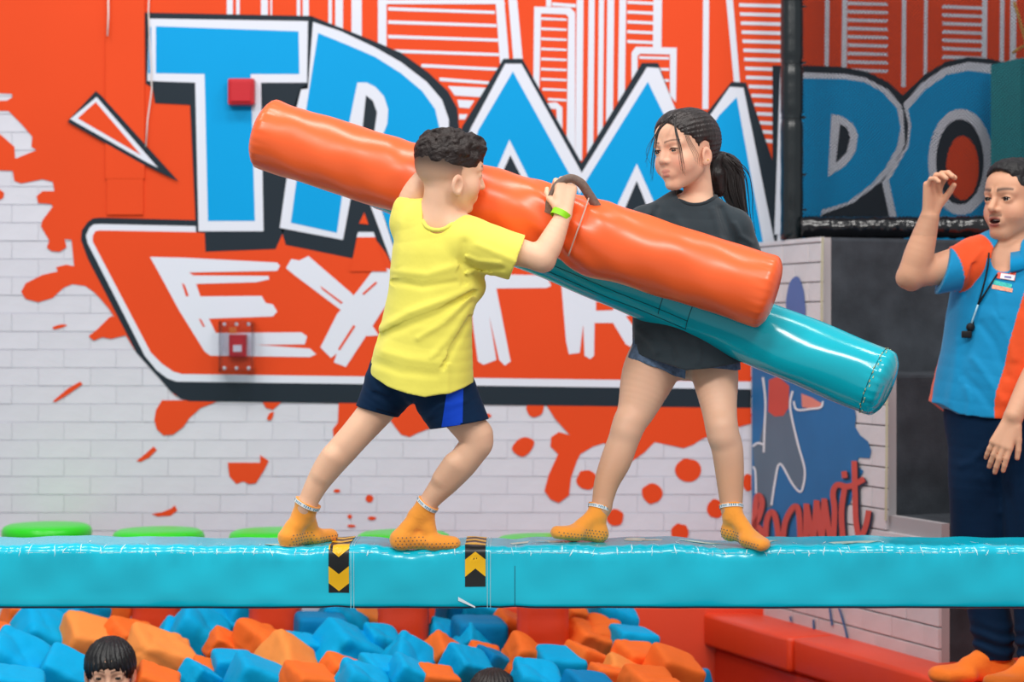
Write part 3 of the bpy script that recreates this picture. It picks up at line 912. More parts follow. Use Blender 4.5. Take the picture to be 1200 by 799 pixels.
st = empty('step_block', (1.9, 7.2, 0), 'tall charcoal carpeted block of three giant steps behind the instructor', 'steps')
for i, (t0, z1) in enumerate(STEPS):
    t1 = STEPS[i+1][0] if i < 2 else None
    z0 = -0.02
    a = WQ(t0)+RD*0.042
    if t1 is not None:
        b = WQ(t1)+RD*0.042; foot = [a, a+RD*1.6, b+RD*1.6, b]
    else:
        b = WQ(TE)+RD*0.042; e = a+RD*1.25; foot = [a, e, (e[0], 7.985), (b[0], 7.985)]
    vs, fs = prism(foot, z0, z1-0.003)
    o = mobj('step', vs, fs, RUBBER, st)
    bv = o.modifiers.new('bevel', 'BEVEL'); bv.width = 0.012; bv.segments = 2

# net frame: padded post and rail, netting
nf = empty('net_post', (1.06, 7.75, 1.466), 'tall black padded post with tie bands at the net edge', 'post')
x0, d0 = (928-600)*7.75/FPX, 7.75
mb = MB(); N_ = 60; pts = []; rr = []
for i in range(N_+1):
    z = 1.466+(3.0-1.466)*i/N_; pts.append((x0, d0, z))
    y = HZ-(z-CAMZ)*FPX/d0
    rr.append(0.0435-0.006*sum(math.exp(-((y-b)/3.0)**2) for b in (-60, 8, 74, 138, 205, 246))+0.0006*math.sin(i*2.1))
mb.tube(pts, rr, 20); mb.build('padded_sleeve', [BLACK_V], nf, True)
for yb in (8, 74, 138, 205, 246):
    z = CAMZ-(yb-HZ)*d0/FPX
    mb = MB().tube([(x0, d0, z-0.005), (x0, d0, z+0.005)], 0.042, 20)
    mb.box((x0+0.045, d0-0.01, z), (0.014, 0.008, 0.008))
    mb.build('tie_band', [BLACK_V], nf)
nr = empty('net_rail', (1.6, 7.72, 1.466), 'horizontal black padded rail wrapped in shiny crinkled tape', 'rail')
xa, xb = (938-600)*7.72/FPX, 2.2
mb = MB(); n = 16; NN = 170
rr = np.random.RandomState(3)
for i in range(NN+1):
    x = xa+(xb-xa)*i/NN
    for k in range(n):
        a = 2*math.pi*k/n
        r = 0.0415+0.003*math.sin(x*60+math.sin(x*23)*2+a)*math.sin(a*2+x*31)+rr.normal()*0.0012
        mb.v.append((x, 7.72-0.0+r*math.cos(a), 1.511+r*math.sin(a)))
for i in range(NN):
    for k in range(n):
        mb.f.append([i*n+k, i*n+(k+1) % n, (i+1)*n+(k+1) % n, (i+1)*n+k]); mb.m.append(0)
mb.f.append(list(range(n))[::-1]); mb.m.append(0)
mb.build('wrapped_tube', [mat('glossy_black_tape', (10, 12, 16), 0.16, 0.7, 0.1, 20)], nr, True)
mb = MB()
zlo, zhi = 1.54, 2.75; xl, xr = (941-600)*7.735/FPX, 2.3
pitch = 3.0*7.735/FPX
def strand(p, q):
    p = np.array(p); q = np.array(q); t = nz(q-p); s = np.cross(t, [0, 1, 0])*0.00125; f = np.array([0, 0.001, 0])
    b = len(mb.v)
    for e in (p, q):
        mb.v += [tuple(e+s), tuple(e+f), tuple(e-s), tuple(e-f)]
    for k in range(4):
        mb.f.append([b+k, b+(k+1) % 4, b+4+(k+1) % 4, b+4+k]); mb.m.append(0)
W_, H_ = xr-xl, zhi-zlo
c = -H_
while c < W_:
    a0 = max(0, c); a1 = min(W_, c+H_)
    if a1-a0 < 0.002:
        c += pitch*1.414; continue
    strand((xl+a0, 7.735, zlo+(a0-c)), (xl+a1, 7.735, zlo+(a1-c)))
    strand((xl+a0, 7.737, zhi-(a0-c)), (xl+a1, 7.737, zhi-(a1-c)))
    c += pitch*1.414
net = mb.build('safety_net', [mat('net_cord', (22, 24, 30), 0.8, 0.2, 0)])
tag(net, 'fine black mesh safety net hung right of the padded post', 'net', kind='stuff')
tb = empty('teal_panel', at(1200, 190, 7.9), 'teal padded panel behind the net at the right edge', 'panel')
vs = [at(1161, 76, 7.86), at(1196, 68, 7.80), at(1196, 262, 7.80), at(1161, 262, 7.86), at(1300, 60, 7.95), at(1300, 262, 7.95)]
back = [v+np.array([0.02, 0.03, 0]) for v in vs]
fs = [(0,3,2,1), (1,2,5,4), (6,7,8,9), (7,10,11,8), (0,1,7,6), (1,4,10,7), (0,6,9,3), (4,5,11,10), (3,9,8,2), (2,8,11,5)]
mobj('padded_face', vs+back, fs, mat('dark_teal_vinyl', (10, 140, 150), 0.4, 0.5, 0.05), tb)
mb = MB().tube([at(1188, 2, 7.84), at(1194, 20, 7.84), at(1200, 42, 7.84), at(1208, 70, 7.84)], 0.006, 8).tube([at(1208, 48, 7.84), at(1196, 56, 7.84), at(1186, 62, 7.84)], 0.005, 8)
tag(mb.build('rope', [mat('rope_tan', (206, 160, 84), 0.8, 0.2, 0.1)], None, True), 'tan rope loop at the top right edge', 'rope')

# ------------------------------------------------------------------ pit: floor, padded side wall
PO = np.array([0.69, 7.97])
def pitline(d, off=0.0): return np.array([0.70-0.40*(d-7.97), d])+RD*off
fl = mobj('pit_floor', *(lambda m: (m.v, m.f))(MB().box((-0.7, 6.0, -0.83), (7.0, 6.0, 0.06))), PIT_F); tag(fl, 'floor of the foam pit', kind='structure')
fl.name = 'floor'
a, b = pitline(7.98, 0.19), pitline(4.2, 0.19)
vs, fs = prism([a, b, (4.2, 4.2), (4.2, 7.98)], -0.06, 0.028)
o = mobj('floor', vs, fs, RED_V); tag(o, 'red matted floor beside the foam pit', kind='structure')
pw = empty('pit_wall', (*pitline(7.2), -0.8), 'red padded side wall of the foam pit with thick top coping', 'padding')
for (da, db) in ((7.97, 7.26), (7.255, 6.2), (6.195, 4.4)):
    a, b = pitline(da), pitline(db); c_ = (a+b)/2+RD*0.095; L = np.linalg.norm(a-b)
    m_ = MB().bbox((c_[0], c_[1], -0.028), (L, 0.19, 0.125), 0.016, RW)
    m_.build('coping_pad', [RED_V], pw, True)
for (da, db) in ((7.97, 7.0), (6.995, 5.6), (5.595, 4.4)):
    a, b = pitline(da), pitline(db); c_ = (a+b)/2+RD*0.11; L = np.linalg.norm(a-b)
    m_ = MB().bbox((c_[0], c_[1], -0.445), (L, 0.15, 0.70), 0.02, RW)
    m_.build('wall_pad', [RED_V2], pw, True)
bw = empty('pit_back_wall', (-0.8, 7.9, -0.8), 'padded back wall of the foam pit under the mural', 'padding')
for i in range(5):
    MB().bbox((-2.6+0.82*i-0.05, 7.93, -0.42), (0.81, 0.09, 0.76 if i < 3 else 0.98), 0.02).build('wall_pad', [FOAM_D if i < 3 else RED_V], bw, True)
# ------------------------------------------------------------------ stepping posts with green tops
def stepping_post(px, d, label, lean=0.0, ptop=None):
    x = (px-600)*d/FPX
    r = empty('stepping_post', (x, d, -0.8), label, 'stepping post', 'stepping posts in the foam pit')
    w = 0.18
    # creased square column
    N = 40; n = 24; mb = MB()
    for i in range(N+1):
        z = -0.8+(1.13+(0.018 if px > 300 else 0.004))*i/N
        for k in range(n):
            a = 2*math.pi*(k+0.5)/n
            cx, cy = math.cos(a), math.sin(a)
            s = 1/(abs(cx)**8+abs(cy)**8)**0.125
            q = w/2*s*(1+0.02*math.sin(z*75+px)+0.012*math.sin(z*140+3*cx+px))
            mb.v.append((x+cx*q, d+cy*q, z))
    for i in range(N):
        for k in range(n):
            mb.f.append([i*n+k, i*n+(k+1) % n, (i+1)*n+(k+1) % n, (i+1)*n+k]); mb.m.append(0)
    mb.f.append([N*n+k for k in range(n)]); mb.m.append(0)
    mb.build('padded_column', [RED_V], r, True)
    mb = MB(); R0 = 0.168; prof = [(0, 0.325), (R0-0.02, 0.325), (R0-0.006, 0.332), (R0, 0.347), (R0, 0.362), (R0-0.006, 0.376), (R0-0.022, 0.384), (0.09, 0.387), (0, 0.388)]
    dz = 0.018 if px > 300 else 0.004
    prof = [(a_, b_+dz) for a_, b_ in prof]
    n = 48
    for (rr, zz) in prof:
        for k in range(n):
            a = 2*math.pi*k/n
            mb.v.append((x+max(rr, 0.0005)*math.cos(a), d+max(rr, 0.0005)*math.sin(a), zz))
    for i in range(len(prof)-1):
        for k in range(n):
            mb.f.append([i*n+k, i*n+(k+1) % n, (i+1)*n+(k+1) % n, (i+1)*n+k]); mb.m.append(0)
    mb.build('green_top', [GREEN_V], r, True)
    return r
SP = [(55, 7.75, 'red stepping post with green disc top at the far left of the pit'),
      (186, 7.55, 'red stepping post with green disc top behind the small black-haired head'),
      (323, 7.38, 'red stepping post with green top behind the barefoot-striding boy in yellow, under his trailing foot'),
      (473, 7.30, 'red stepping post with green top behind the front foot of the boy in yellow'),
      (636, 7.15, 'red stepping post with green top nearest the red pit wall')]
SP[2] = (323, 7.38, 'red stepping post with green top seen below the trailing foot of the boy in yellow')
for px, d, lb in SP: stepping_post(px, d, lb)

# ------------------------------------------------------------------ beam
BF, BB, BZ0, BZ1 = 5.47, 5.73, 0.378, 0.548
def beam_profile(n=40):
    """closed loop (y,z) starting in the middle of the front face and going up"""
    w, h = BB-BF, BZ1-BZ0; r = 0.026; pts = []
    cy, cz = (BF+BB)/2, (BZ0+BZ1)/2
    def arc(oy, oz, a0, a1, rr=r, m=6):
        for i in range(m+1):
            a = a0+(a1-a0)*i/m
            pts.append((oy+rr*math.cos(a), oz+rr*math.sin(a)))
    pts += [(BF, cz), (BF, cz+0.02), (BF, cz+0.04)]
    arc(BF+r, BZ1-r, math.pi, math.pi/2)
    for i in range(1, 8): pts.append((BF+r+(w-2*r)*i/8, BZ1))
    arc(BB-r, BZ1-r, math.pi/2, 0)
    pts.append((BB, cz))
    arc(BB-0.014, BZ0+0.014, 0, -math.pi/2, 0.014, 3)
    for i in range(1, 6): pts.append((BB-0.014-(w-0.028)*i/6, BZ0))
    arc(BF+0.014, BZ0+0.014, -math.pi/2, -math.pi, 0.014, 3)
    pts += [(BF, BZ0+0.03), (BF, BZ0+0.05), (BF, cz-0.02)]
    return pts
BP = beam_profile()
BX0, BX1 = -1.95, 1.95
def beam_pt(x, y, z, off=0.0):
    cy, cz = (BF+BB)/2, (BZ0+BZ1)/2
    bul = 0.0
    for xs in (-0.47, -0.075, 0.01):
        bul -= 0.004*math.exp(-((x-xs)/0.03)**2)
    up = max(0.0, (z-cz)/(BZ1-cz))
    for fx, a in ((-0.59, 0.008), (-0.28, 0.012), (0.22, 0.006), (0.6, 0.009)):
        bul -= a*math.exp(-((x-fx)/0.09)**2)*up*(1.0 if z > BZ1-0.02 else 0.3)
    bul += (0.0022*math.sin(x*9.0+z*22)+0.0016*math.sin(x*23-z*40+1.0)+0.001*math.sin(x*47+z*33))*(0.25 if z < BZ0+0.02 else 1.0)
    if z > BZ1-0.035 and y < BF+0.05:
        bul += 0.0016*math.sin(x*150+2*math.sin(x*37))
    ny, nzv = (y-cy)/(BB-BF)*2, (z-cz)/(BZ1-BZ0)*2
    l = math.hypot(ny**5, nzv**5)+1e-6
    return (x, y+(bul+off)*ny**5/l, z+(bul+off)*nzv**5/l)
mb = MB(); NX = 420; n = len(BP)
for i in range(NX+1):
    x = BX0+(BX1-BX0)*i/NX
    for (y, z) in BP: mb.v.append(beam_pt(x, y, z))
for i in range(NX):
    for k in range(n):
        mb.f.append([i*n+k, (i+1)*n+k, (i+1)*n+(k+1) % n, i*n+(k+1) % n]); mb.m.append(0)
mb.f.append(list(range(n))); mb.m.append(0); mb.f.append([NX*n+k for k in range(n)][::-1]); mb.m.append(0)
beam = empty('balance_beam', (0, (BF+BB)/2, BZ0), 'long turquoise padded balance beam carrying the two fighting children', 'beam')
mb.build('padded_cover', [BEAM_V], beam, True)
# white creases in the worn top edge
CRK = mat('worn_crease_white', (205, 240, 244), 0.5, 0.4, 0.05)
mb = MB(); rc = random.Random(5)
def crease(x, s0, L, w, slant):
    """a thin cracked line across the top front edge; s runs along the profile from front face to top"""
    path = []
    for i in range(7):
        s = s0+L*i/6.0
        # walk the profile: s<0 front face below rounding, 0..1 rounding, >1 top
        r = 0.026
        if s < 0: y, z = BF, BZ1-r+s*0.03
        elif s < 1: a = math.pi-s*math.pi/2; y, z = BF+r+r*math.cos(a), BZ1-r+r*math.sin(a)
        else: y, z = BF+r+(s-1)*0.04, BZ1
        path.append(np.array(beam_pt(x+slant*(i-3)/6.0+rc.uniform(-0.0015, 0.0015), y, z, 0.0007)))
    b = len(mb.v)
    for i, p in enumerate(path):
        ww = w*(1-abs(i-3)/3.6)
        mb.v += [tuple(p-np.array([ww, 0, 0])), tuple(p+np.array([ww, 0, 0]))]
    for i in range(6):
        mb.f.append([b+2*i, b+2*i+1, b+2*i+3, b+2*i+2]); mb.m.append(0)
x = -1.45
while x < 1.45:
    ab = rc.random()
    if not (-0.34 < x < -0.2) and not (-0.5 < x < -0.42):
        crease(x, rc.uniform(-0.15, 0.15), rc.uniform(0.35, 0.9), rc.uniform(0.0008, 0.0022), rc.uniform(-0.012, 0.012))
        if ab > 0.55: crease(x+0.01, rc.uniform(0.5, 1.6), rc.uniform(0.5, 1.6), rc.uniform(0.001, 0.003), rc.uniform(-0.02, 0.02))
    x += rc.uniform(0.025, 0.065)
# long seam line on the top front edge
for i in range(150):
    xs = -1.45+2.9*i/150
    if rc.random() < 0.75:
        a = beam_pt(xs, BF+0.0012, BZ1-0.02, 0.0007); b_ = beam_pt(xs+0.017, BF+0.0012, BZ1-0.02+rc.uniform(-0.001, 0.001), 0.0007)
        k = len(mb.v); e = rc.uniform(0.0004, 0.0009)
        mb.v += [(a[0], a[1], a[2]-e), (b_[0], b_[1], b_[2]-e), (b_[0], b_[1], b_[2]+e), (a[0], a[1], a[2]+e)]; mb.f.append([k, k+1, k+2, k+3]); mb.m.append(0)
o = mb.build('worn_creases', [CRK], beam); o['kind'] = 'stuff'
# patches of worn, whitish film on the top
WORN = mat('worn_film', (190, 214, 200), 0.3, 0.6, 0.3, 40)
for (px, w, yo, h) in ((632, 0.075, 0.10, 0.03), (745, 0.03, 0.16, 0.05), (335, 0.05, 0.05, 0.03), (800, 0.14, 0.14, 0.02), (1000, 0.06, 0.06, 0.03), (895, 0.04, 0.12, 0.025)):
    xc = (px-600)*5.55/FPX; pts = [(xc+w*q[0], BF+yo+h*q[1]) for q in drop(0, 0, 1.0, 1.0, 12, 0.25)]
    vs = [beam_pt(p[0], p[1], BZ1, 0.0008) for p in pts]
    mobj('worn_patch', vs, [list(range(len(vs)))[::-1]], WORN, beam)
# chevron tapes
TAPE_K = mat('tape_black', (20, 22, 22), 0.35, 0.5, 0.15, 60); TAPE_Y = mat('tape_yellow', (250, 192, 10), 0.35, 0.5, 0.05)
CLEAR_T = mat('clear_tape_edge', (150, 214, 222), 0.12, 0.7, 0.1, 30)
def prof_s(s):
    """point of the beam profile at arc length s: 0 = bottom of front face"""
    r = 0.026; hf = BZ1-BZ0-r
    if s < hf: return BF, BZ0+s
    s -= hf; q = r*math.pi/2
    if s < q: a = math.pi-s/r; return BF+r+r*math.cos(a), BZ1-r+r*math.sin(a)
    return BF+r+(s-q), BZ1
def strip(xa, xb, s0, s1, m, off, name, par, skew=None, n=16):
    mb = MB()
    for i in range(n+1):
        s = s0+(s1-s0)*i/n; y, z = prof_s(s)
        la, lb = (xa, xb) if skew is None else skew(s)
        for x in np.linspace(la, lb, 5): mb.v.append(beam_pt(x, y, z, off))
    for i in range(n):
        for k in range(4):
            mb.f.append([i*5+k, i*5+k+1, (i+1)*5+k+1, (i+1)*5+k]); mb.m.append(0)
    return mb.build(name, [m], par, True)
for px0, px1, sb, up, lb in ((385, 409, 0.043, -1, 'black and yellow chevron tape, arrows pointing down'), (545, 569, 0.060, 1, 'black and yellow chevron tape, arrows pointing up')):
    xa, xb = (px0-600)*BF/FPX, (px1-600)*BF/FPX; xm = (xa+xb)/2; hw = (xb-xa)/2
    t = strip(xa, xb, sb, 0.40, TAPE_K, 0.0014, 'warning_tape', beam, None, 60); t['label'] = lb
    per = 0.092
    for j in range(4):
        sc = sb+0.004+per*j+(0.0 if up < 0 else 0.022)
        mb = MB()
        for sgn in (-1, 1):
            base = len(mb.v); rows = 8; NQ = 7
            for i in range(rows+1):
                for q in np.linspace(0, 1, NQ):
                    u = i/rows
                    s_edge = sc+(0.022 if up < 0 else 0.0)+(0.046*q)
                    s_mid = sc+(0.0 if up < 0 else 0.022)+(0.046*q)
                    s = s_edge+(s_mid-s_edge)*(1-u)
                    y, z = prof_s(max(sb, min(s, 0.40)))
                    mb.v.append(beam_pt(xm+sgn*hw*u, y, z, 0.0022))
            for i in range(rows):
                for q in range(NQ-1):
                    f = [base+NQ*i+q, base+NQ*(i+1)+q, base+NQ*(i+1)+q+1, base+NQ*i+q+1]
                    mb.f.append(f if sgn > 0 else f[::-1]); mb.m.append(0)
        mb.build('chevron', [TAPE_Y], t)
    for xe in (xb+0.004, xb+0.012):
        strip(xe, xe+0.0018, 0.002, 0.40, CLEAR_T, 0.0016, 'clear_tape_edge', beam)
# seams and a scrap of white tape on the front
SEAM = mat('dark_seam', (0, 84, 100), 0.5, 0.4, 0)
xs = (603-600)*BF/FPX; strip(xs, xs+0.0016, 0.004, 0.115, SEAM, 0.0009, 'seam', beam)
mb = MB()
for i in range(150):
    xq = -1.45+2.9*i/149; mb.v += [beam_pt(xq, BF+0.004, BZ0+0.004, 0.002), beam_pt(xq, BF+0.0005, BZ0+0.008, 0.002)]
for i in range(149): mb.f.append([2*i, 2*i+2, 2*i+3, 2*i+1]); mb.m.append(0)
mb.build('bottom_piping', [mat('piping_dark', (70, 70, 90), 0.5, 0.4, 0.3, 14)], beam)
a, b = at(537, 702, BF-0.004), at(557, 711, BF-0.004)
mb = MB().add([a+[0, 0, 0.006], a-[0, 0, 0.004], b-[0, 0, 0.003], b+[0, 0, 0.001]], [(0, 1, 2, 3)])
mb.build('torn_tape_scrap', [mat('tape_white', (228, 240, 246), 0.4, 0.4, 0)], beam)
for xs in (-1.80, 1.52):
    MB().bbox((xs, (BF+BB)/2, (-0.8+BZ0)/2), (0.12, 0.16, BZ0+0.8), 0.02).build('support_post', [RED_V2], beam, True)

# ------------------------------------------------------------------ the two padded jousting poles
def pole_mesh(A, B, r, nl, na, rf, cap=0.35):
    """soft padded cylinder from A to B; rf(t, a, P) adds to the radius"""
    A, B = np.asarray(A, float), np.asarray(B, float); D = nz(B-A); L = np.linalg.norm(B-A)
    up = nz(np.array([0, 0, 1.0])-D*D[2]); sd = np.cross(D, up)
    vs = []; prof = []
    ec = cap*r
    for i in range(nl+1):
        prof.append((L*i/nl, 1.0))
    P0 = [(-ec*0.55, 0.02), (-ec*0.53, 0.3), (-ec*0.48, 0.55), (-ec*0.38, 0.74), (-ec*0.2, 0.88), (-ec*0.05, 0.96), (ec*0.1, 0.992)]
    prof = P0+[(ec*0.3+(L-ec*0.6)*i/nl, 1.0) for i in range(nl+1)]+[(L-q[0], q[1]) for q in P0[::-1]]
    for (s, f) in prof:
        for k in range(na):
            a = 2*math.pi*k/na
            q = (r+rf(s/L, a)*min(1, f*f))*f
            vs.append(A+D*s+q*(math.cos(a)*sd+math.sin(a)*up))
    fs = []
    for i in range(len(prof)-1):
        for k in range(na):
            fs.append([i*na+k, i*na+(k+1) % na, (i+1)*na+(k+1) % na, (i+1)*na+k])
    fs.append(list(range(na))[::-1]); fs.append([(len(prof)-1)*na+k for k in range(na)])
    return vs, fs, D, up, sd, L
OA, OB = at(311, 157, 5.66), at(900, 342, 5.42); OR = 0.0985
TA, TB = at(448, 208, 5.95), at(1034, 450, 5.46); TR = 0.0915
# grip position of the boy's hand along the orange pole
_D = nz(OB-OA); _L = np.linalg.norm(OB-OA)
GT = (668-311)/(900-311)
def rf_o(t, a):
    v = 0.0011*math.sin(t*23+a*2)+0.0009*math.sin(t*41-a*3+1)+0.0007*math.sin(t*67+a*5)
    g = math.exp(-((t-GT)/0.022)**2)
    v -= 0.017*g*(0.6+0.4*math.cos(a+1.9))
    v += 0.006*math.exp(-((t-GT-0.07)/0.03)**2)+0.006*math.exp(-((t-GT+0.07)/0.03)**2)
    # creases fanning from the grip and short creases at both sewn ends
    gg = math.exp(-((t-GT)/0.07)**2); v += 0.004*gg*math.sin(a*9+t*60)
    e = math.exp(-((1-t)/0.02)**2)+math.exp(-(t/0.02)**2); v += e*0.0016*math.sin(a*26)
    # shallow dents along the upper side
    v += 0.0016*max(0, math.sin(a))*math.sin(t*95+3*math.sin(t*19))*math.exp(-((t-0.35)/0.3)**2)
    return v
def rf_t(t, a):
    v = 0.0016*math.sin(t*19+a*2)+0.0012*math.sin(t*37-a*3)
    e = math.exp(-((1-t)/0.018)**2)+math.exp(-(t/0.018)**2)
    v += e*(0.0020*math.sin(a*22)+0.0012*math.sin(a*37+1))
    v -= 0.003*math.exp(-((t-0.965)/0.006)**2)*0
    return v
OR_V = mat('orange_vinyl', (255, 104, 46), 0.30, 0.55, 0.06, 4, 0.10, 9, bdist=0.01)
po = empty('jousting_pole', (OA+OB)/2, 'large orange padded jousting pole gripped by the boy in yellow', 'padded pole', 'jousting poles')
vs, fs, D1, U1, S1, L1 = pole_mesh(OA, OB, OR, 170, 72, rf_o, 0.45)
mobj('padded_body', vs, np.array([f for f in fs[:-2]]), OR_V, po, True)
pt = empty('jousting_pole', (TA+TB)/2, 'turquoise padded jousting pole held by the girl, below the orange one', 'padded pole', 'jousting poles')
vs, fs, D2, U2, S2, L2 = pole_mesh(TA, TB, TR, 170, 72, rf_t, 0.5)
mobj('padded_body', vs, np.array([f for f in fs[:-2]]), TEAL_V, pt, True)
def on_pole(A, D, U, S, L, r, t, a, off=0.0012, rf=None):
    q = r+off+(rf(t, a) if rf else 0)
    return A+D*(t*L)+q*(math.cos(a)*S+math.sin(a)*U)
TH = mat('seam_thread', (10, 62, 74), 0.6, 0.3, 0)
def pole_line(pts, rad, m, name, par, A, D, U, S, L, r, rf):
    MB().tube([on_pole(A, D, U, S, L, r, t, a, 0.0006, rf) for t, a in pts], rad, 5).build(name, [m], par, True)
# side facing the camera is where S points towards -y
af = math.pi if S2[1] > 0 else 0.0
sg = -1 if af > 1 else 1
def aa(e): return af-e if af > 1 else af+e         # e: elevation angle from the camera-facing line
ln = lambda t0, t1, e, n=24: [(t0+(t1-t0)*i/n, aa(e)) for i in range(n+1)]
for nm, pts in (('long_seam', ln(0.30, 0.655, 0.12)), ('long_seam', ln(0.30, 0.655, -0.72)), ('long_seam', ln(0.02, 0.655, -0.42)), ('cross_seam', [(0.655, aa(0.12-0.84*i/12)) for i in range(13)]), ('cross_seam', [(0.30, aa(0.12-0.84*i/12)) for i in range(13)]), ('cross_seam', [(0.60, aa(0.6-1.2*i/12)) for i in range(13)]), ('cross_seam', [(0.985, aa(1.57-6.283*i/60)) for i in range(61)])):
    pole_line(pts, 0.0009, TH, nm, pt, TA, D2, U2, S2, L2, TR, rf_t)
# pale stitches round the end cap
mb = MB()
for i in range(46):
    a0 = 2*math.pi*i/46; a1 = a0+0.07
    mb.tube([on_pole(TA, D2, U2, S2, L2, TR, 0.9868+0.003*math.sin(i*1.7), a, 0.0016, rf_t) for a in (a0, a1)], 0.0012, 5)
mb.build('cap_stitching', [mat('stitch_pale', (210, 205, 150), 0.6, 0.3, 0)], pt)
# buckle and dangling strap ends on the turquoise pole
mb = MB().bbox(on_pole(TA, D2, U2, S2, L2, TR, 0.60, aa(0.35), 0.004, rf_t), (0.022, 0.008, 0.05), 0.002)
mb.build('strap_buckle', [TH], pt)
# webbing handle strap of the orange pole: loops over the boy's knuckles
WEB = mat('grey_webbing', (140, 122, 112), 0.85, 0.2, 0.2, 120)
wp = smooth_line([at(643, 250, 5.425), at(646, 232, 5.400), at(653, 217, 5.392), at(667, 209, 5.395), at(680, 214, 5.405), at(689, 226, 5.425), at(700, 243, 5.450)], 6)
mb = MB()
for i, p in enumerate(wp):
    t = nz(wp[min(i+1, len(wp)-1)]-wp[max(i-1, 0)]); w = nz(np.cross(t, [0.0, -0.6, 0.8]))
    w = nz(np.cross(t, np.cross([0, 0.5, -0.85], t)))*0.0125; nrm = nz(np.cross(t, w))*0.0012
    mb.v += [tuple(p+w+nrm), tuple(p-w+nrm), tuple(p-w-nrm), tuple(p+w-nrm)]
for i in range(len(wp)-1):
    for k in range(4): mb.f.append([4*i+k, 4*i+(k+1) % 4, 4*i+4+(k+1) % 4, 4*i+4+k]); mb.m.append(0)
mb.build('handle_strap', [WEB], po, True)
MB().tube(smooth_line([at(690, 232, 5.425), at(684, 250, 5.400), at(676, 272, 5.392), at(666, 300, 5.415)], 5), 0.0022, 6).build('strap_cord', [mat('cord_pale', (206, 176, 160), 0.8, 0.2, 0)], po, True)

# ------------------------------------------------------------------ foam cubes
def foam_mesh(seed, size=0.165, soft=1.0):
    r = np.random.RandomState(seed); n = 16
    vs, fs, idx = [], [], {}
    def vid(p):
        k = tuple(np.round(p, 5))
        if k not in idx: idx[k] = len(vs); vs.append(np.array(p))
        return idx[k]
    for axis in range(3):
        for sgn in (-1, 1):
            for i in range(n):
                for j in range(n):
                    q = []
                    for (di, dj) in ((0, 0), (1, 0), (1, 1), (0, 1)):
                        u, v = -1+2*(i+di)/n, -1+2*(j+dj)/n
                        p = [0, 0, 0]; p[axis] = sgn; p[(axis+1) % 3] = u; p[(axis+2) % 3] = v
                        q.append(vid(p))
                    fs.append(q if sgn > 0 else q[::-1])
    V = np.array(vs)
    # rounded edges, slumped shape and folds
    l8 = (np.abs(V)**10).sum(1)**0.1
    V = V/l8[:, None]
    x, y, z = V.T
    dsp = soft*(0.05*wobble(x, y, z, 1.6, seed+1)+0.03*wobble(x, y, z, 3.4, seed+2)+0.012*wobble(x, y, z, 8, seed+3))
    w3 = wobble(x, y, z, 2.4, seed+7); w4 = wobble(x, y, z, 2.0, seed+8)
    dsp = dsp-soft*(0.055*np.exp(-(w3/0.16)**2)+0.04*np.exp(-(w4/0.14)**2))
    V = V*(1+dsp)[:, None]
    V = V+soft*0.09*np.stack([wobble(x, y, z, 1.4, seed+4), wobble(x, y, z, 1.4, seed+5), wobble(x, y, z, 1.4, seed+6)], 1)
    V[:, 2] *= r.uniform(0.82, 1.0)
    me = bpy.data.meshes.new('foam_cube')
    me.from_pydata([tuple(v*size/2) for v in V], [], fs); me.update()
    me.polygons.foreach_set('use_smooth', np.ones(len(me.polygons), dtype=bool))
    return me
FM = {}
for cn, m in (('B', FOAM_B), ('O', FOAM_O), ('L', FOAM_L), ('D', FOAM_D)):
    FM[cn] = []
    for k in range(5):
        me = foam_mesh(100+k*17+ord(cn), soft=(0.25, 0.6, 1.0, 1.3, 0.8)[k]); me.materials.append(m); FM[cn].append(me)
CW = {'B': 'bright blue', 'D': 'dark blue', 'O': 'orange', 'L': 'light orange'}
def foam(px, py, d, c, v, s, rot, label, group):
    o = bpy.data.objects.new('foam_cube', FM[c][v])
    o.location = Vector(at(px, py, d)); o.scale = (s, s, s); o.rotation_euler = rot
    scene.collection.objects.link(o)
    tag(o, label, 'foam cube', group)
    return o
